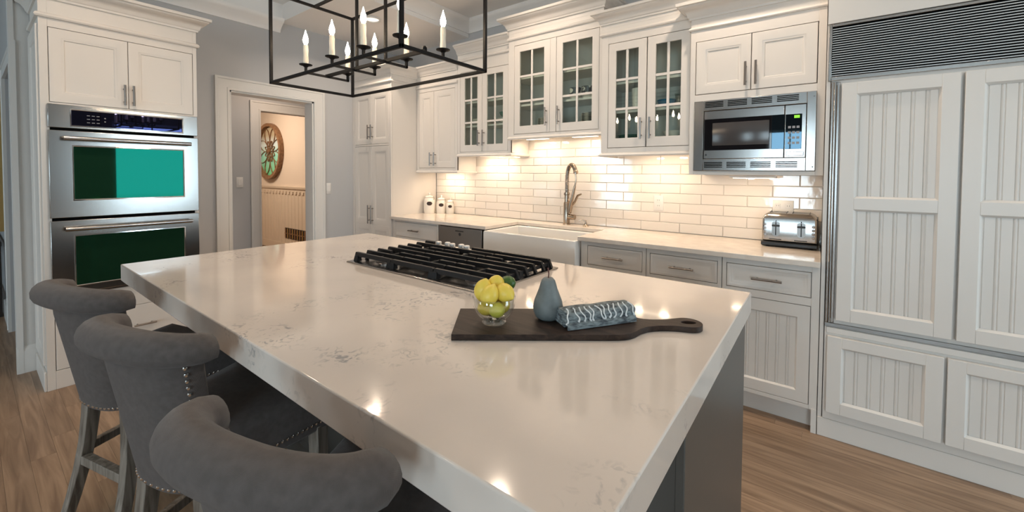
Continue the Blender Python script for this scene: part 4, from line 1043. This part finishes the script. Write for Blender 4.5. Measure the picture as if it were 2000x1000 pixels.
# ------------------------------------------------------------------ stools
def stool_parts(t):
    NE = .82
    def aw(z): return .146+.032*min(max((z-.49)/.37, 0), 1)
    def lean(z): return .070-.070*min(max((z-.49)/.40, 0), 1)
    prof = [(0, .495), (0, .58), (0, .67), (0, .76), (0, .84), (-.004, .872)]          # (outward, height)
    for k in range(0, 13):
        a = math.radians(-58+k*22.3); prof.append((.004+.043*math.cos(a), .925+.043*math.sin(a)))
    prof += [(-.050, .875), (-.056, .80), (-.060, .70), (-.062, .60), (-.062, .495)]
    rings_ = []
    for i in range(25):
        s = -1+2*i/24; ph = s*PI/2
        sn, cs = math.copysign(abs(math.sin(ph))**NE, math.sin(ph)), abs(math.cos(ph))**NE
        e = 1e-3; ph2 = min(max(ph, -PI/2+.02), PI/2-.02)
        tx = NE*abs(math.sin(ph2)+1e-6)**(NE-1)*math.cos(ph2); ty = .55*NE*abs(math.cos(ph2))**(NE-1)*math.sin(ph2)
        L_ = math.hypot(tx, ty); nx, ny = ty/L_, -tx/L_
        r_ = []
        for o_, z in prof:
            q = min(max((z-.86)/.04, 0), 1); a_ = aw(z)+.013*q; b_ = .088+.012*q
            k_ = .86 if i in (0, 24) else 1
            oo = o_*k_ if z > .87 else (o_+.03)*k_-.03
            zz = .925+(z-.925)*k_ if z > .87 else z
            r_.append((a_*sn+nx*oo, lean(z)+b_*(1-cs)+ny*oo+(.006 if k_ < 1 else 0), zz-.022*s*s*q))
        rings_.append(r_)
    MB().loft(rings_).build('backrest', fabric, t, smooth=75)
    # seat: wider at the front, crowned top
    def outl(i, z):
        b = [(-.165, .125), (-.235, .470), (.235, .470), (.165, .125)]
        pts = []
        cx_, cy_ = 0, .30
        for (p, q) in zip(b, b[1:]+b[:1]):
            for s in (0, .06, .5, .94): pts.append((p[0]+(q[0]-p[0])*s, p[1]+(q[1]-p[1])*s))
        return [(cx_+(x_-cx_)*(1-i), cy_+(y_-cy_)*(1-i), z) for x_, y_ in pts]
    MB().loft([outl(.03, .500), outl(0, .508), outl(0, .58), outl(-.02, .605), outl(0, .630), outl(.08, .645), outl(.35, .654), outl(.8, .657)]).build('seat', fabric, t, smooth=60)
    nb = MB()
    for k in range(23):
        ph = (-1+2*k/22)*PI*.46; sn, cs = math.copysign(abs(math.sin(ph))**NE, math.sin(ph)), abs(math.cos(ph))**NE
        nb.ball((.147*sn, .068+.088*(1-cs), .505), .0050, 6, 4)
    for sx in (-1, 1):
        for k in range(22):
            q = k/21; nb.ball((sx*(.168+.067*q), .135+.325*q, .530), .0050, 6, 4)
        for k in range(19):
            z = .53+k*.0185; ph = PI*.40; nb.ball((sx*(aw(z)*math.sin(ph)**NE+.002), lean(z)+.088*(1-math.cos(ph)**NE)-.002, z), .0056, 6, 4)
    nb.build('nailhead_trim', nail, t)
    def leg(x0, y0, x1, y1, bow):
        rs = []
        for k in range(6):
            q = k/5; x_ = x0+(x1-x0)*q; y_ = y0+(y1-y0)*q+bow*math.sin(PI*q); h = .0225-.006*q; z = .515*(1-q)
            rs.append([(x_-h, y_-h, z), (x_+h, y_-h, z), (x_+h, y_+h, z), (x_-h, y_+h, z)])
        MB().loft(rs).build('leg', legwood, t, bevel=.002, seg=1)
    for sx in (-1, 1):
        leg(sx*.125, .130, sx*.170, .055, .02); leg(sx*.205, .440, sx*.212, .445, 0)
    def stretch(p, q, w_, h_):
        p, q = Vector(p), Vector(q); d = (q-p).normalized(); nn = Vector((-d.y, d.x, 0))*w_/2
        MB().hexa([tuple(v+Vector((0, 0, -h_/2))) for v in (p-nn, q-nn, q+nn, p+nn)], [tuple(v+Vector((0, 0, h_/2))) for v in (p-nn, q-nn, q+nn, p+nn)]).build('stretcher', legwood, t, bevel=.002, seg=1)
    stretch((-.145, .108, .245), (.145, .108, .245), .03, .034); stretch((-.208, .443, .20), (.208, .443, .20), .026, .036)
    for sx in (-1, 1): stretch((sx*.145, .108, .28), (sx*.208, .443, .28), .024, .032)
proto = thing('counter_stool', (0, 0, 0), '', 'stool', 'upholstered stools along the island')
stool_parts(proto)
labs = ['gray roll-back counter stool nearest the ovens', 'middle gray roll-back counter stool of the three', 'gray roll-back counter stool nearest the camera, partly out of frame']
for i, (x_, y_, th) in enumerate(((-2.113, .194, 15), (-1.433, .228, 15), (-.693, .228, 15))):
    if i == 0: r_ = proto
    else:
        r_ = proto.copy(); C.objects.link(r_)
        for ch in list(proto.children):
            c = ch.copy(); C.objects.link(c); c.parent = r_
    r_.location = (x_, y_, 0); r_.rotation_euler = (0, 0, math.radians(th)); r_['label'] = labs[i]

# ------------------------------------------------------------------ chandelier
CX0, CX1, CY0, CY1, LZ0, LZ1 = -2.166, -1.167, .914, 1.352, 1.80, 2.237
t = thing('lantern_chandelier', ((CX0+CX1)/2, (CY0+CY1)/2, LZ1), 'black iron rectangular lantern chandelier with eight candle bulbs over the island', 'chandelier')
fr_ = MB(); h = .0065
def rod(mb, p, q, h):
    p, q = Vector(p), Vector(q); lo = [min(a, b)-h for a, b in zip(p, q)]; hi = [max(a, b)+h for a, b in zip(p, q)]
    mb.box(lo[0], hi[0], lo[1], hi[1], lo[2], hi[2])
for z in (LZ0, LZ1):
    rod(fr_, (CX0, CY0, z), (CX1, CY0, z), h); rod(fr_, (CX0, CY1, z), (CX1, CY1, z), h); rod(fr_, (CX0, CY0, z), (CX0, CY1, z), h); rod(fr_, (CX1, CY0, z), (CX1, CY1, z), h)
fr_.build('lantern_frame', wrought, t, bevel=.0015, seg=1)
for (x_, y_) in ((CX0, CY0), (CX1, CY0), (CX0, CY1), (CX1, CY1)):
    m_ = MB(); rod(m_, (x_, y_, LZ0), (x_, y_, LZ1), h*.95); m_.build('corner_post', wrought, t)
m_ = MB(); cyc = 1.133; rod(m_, (CX0, cyc, LZ1), (CX1, cyc, LZ1), h*.9); m_.build('top_bar', wrought, t)
m_ = MB(); rod(m_, (-2.046, cyc, 1.857), (-1.300, cyc, 1.857), .0068); m_.ball((-1.300, cyc, 1.868), .010, 8, 5); m_.build('centre_bar', wrought, t)
for x_ in (-1.778, -1.557):
    m_ = MB(); rod(m_, (x_, cyc, 1.857), (x_, cyc, ZC-.03), .0055); m_.build('hanging_rod', wrought, t)
m_ = MB(); m_.box(-1.83, -1.505, cyc-.05, cyc+.05, ZC-.035, ZC-.002); m_.build('ceiling_plate', wrought, t, bevel=.004)
for x_ in (-2.032, -1.793, -1.548, -1.306):
    m_ = MB(); rod(m_, (x_, 1.017, 1.850), (x_, 1.240, 1.850), .005)
    for y_ in (1.017, 1.240): rod(m_, (x_, y_, 1.850), (x_, y_, 1.885), .005)
    arm = m_.build('candle_arm', wrought, t)
    for y_ in (1.017, 1.240):
        MB().lathe([(.001, 0), (.008, 0), (.014, .006), (.029, .010), (.030, .013), (.010, .013), (.001, .012)], (x_, y_, 1.876), 18).build('drip_pan', wrought, arm)
        MB().lathe([(.001, 0), (.0115, 0), (.0125, .02), (.0110, .045), (.0122, .07), (.0108, .094), (.006, .097), (.001, .097)], (x_, y_, 1.888), 14).build('candle_sleeve', wax, arm)
        MB().lathe([(.001, 0), (.006, .0), (.0115, .014), (.0125, .024), (.009, .040), (.0045, .054), (.0016, .066), (.0006, .070)], (x_, y_, 1.9845), 12).build('bulb', flame, arm, smooth=80)

# ------------------------------------------------------------------ dishes in the glass cabinets
def plate_stack(x, y, z, r, n, m, label, group=None):
    place = ['lowest', 'second lowest', 'third lowest', 'fourth lowest', 'fifth lowest', 'sixth lowest', 'seventh lowest'][:n-1]+['topmost']
    for k in range(n):
        zz = z+k*.011
        o = solo(MB().lathe([(.001, 0), (r*.55, 0), (r*.62, .003), (r, .014), (r, .017), (r*.6, .006), (.001, .005)], (x, y, zz), 20), 'plate', m, place[k]+' '+label, 'plate', group)
def bowl(x, y, z, r, h, m, label):
    solo(MB().lathe([(.001, 0), (r*.45, 0), (r*.5, .006), (r*.85, h*.5), (r, h), (r*.94, h), (r*.78, h*.5), (.001, .012)], (x, y, z), 20), 'bowl', m, label, 'bowl')
def mug(x, y, z, r, h, m, label, ha=0):
    t = thing('mug', (x, y, z), label, 'mug')
    MB().lathe([(.001, 0), (r*.8, 0), (r, h*.2), (r*.95, h*.8), (r*1.05, h), (r*.95, h), (r*.85, h*.3), (.001, h*.12)], (x, y, z), 20).build('cup', m, t)
    MB().tube([(x+math.cos(ha)*(r*.95+.022*math.sin(a)), y+math.sin(ha)*(r*.95+.022*math.sin(a)), z+h*(.5-.32*math.cos(a))) for a in [PI*k/8 for k in range(9)]], .004, 6).build('handle', m, t)
def tumbler(x, y, z, r, h, label, m=None):
    solo(MB().lathe([(.001, 0), (r*.85, 0), (r, h), (r*.92, h), (r*.78, .008), (.001, .008)], (x, y, z), 18), 'tumbler', m or pane_m, label, 'glass')
zA = 1.7722
plate_stack(-1.93, 3.10, zA, .10, 6, mug_m, 'black-and-cream patterned plate in the stack in the left half above the sink', 'patterned plates in the left stack above the sink')
plate_stack(-1.50, 3.10, zA, .105, 7, mug_m, 'black-and-cream patterned plate in the stack in the right half above the sink', 'patterned plates in the right stack above the sink')
mug(-1.645, 3.045, 1.9752, .047, .092, mug_m, 'black-and-cream patterned mug on the middle shelf, its handle to the left', PI*.9)
mug(-1.53, 3.045, 1.9752, .05, .092, mug_m, 'black-and-cream patterned mug in the middle of the shelf above the sink', PI*1.4)
mug(-1.435, 3.045, 1.9752, .040, .092, mug_m, 'black-and-cream patterned mug on the middle shelf, closest to the right door edge', PI*1.5)
tumbler(-1.105, 3.02, 1.8352, .05, .16, 'tall frosted glass vase on the shelf left of the microwave', ceramic)
bowl(-.91, 3.05, 1.836, .065, .06, blue_c, 'blue bowl on the shelf left of the microwave')
tumbler(-.82, 3.06, 1.836, .036, .10, 'clear tumbler beside the blue bowl')
tumbler(-.77, 3.10, 1.836, .034, .10, 'clear tumbler at the right end of the blue bowl shelf')
plate_stack(-1.19, 3.08, 1.6222, .09, 3, green_c, 'green plate in the bottom stack left of the microwave', 'green plates in the bottom stack left of the microwave')
bowl(-.86, 3.07, 1.6222, .08, .05, ceramic, 'cream bowl on the bottom of the cabinet left of the microwave')
plate_stack(-2.73, 3.13, 1.836, .10, 5, ceramic, 'cream plate in the stack in the second cabinet from the pantry', 'cream plates in the second cabinet from the pantry')
bowl(-2.42, 3.13, 1.836, .095, .05, ceramic, 'wide cream bowl in the second cabinet from the pantry')
bowl(-2.42, 3.13, 1.89, .075, .055, green_c, 'green bowl stacked on the wide cream bowl')

# ------------------------------------------------------------------ garden beyond the windows (mirrored in the oven doors)
struct(MB().box(3.6, 30, -20, 20, -.4, -.2), 'ground', grassm)
struct(MB().box(-20, 3.6, -25, -4.9, -.4, -.2), 'ground', grassm)
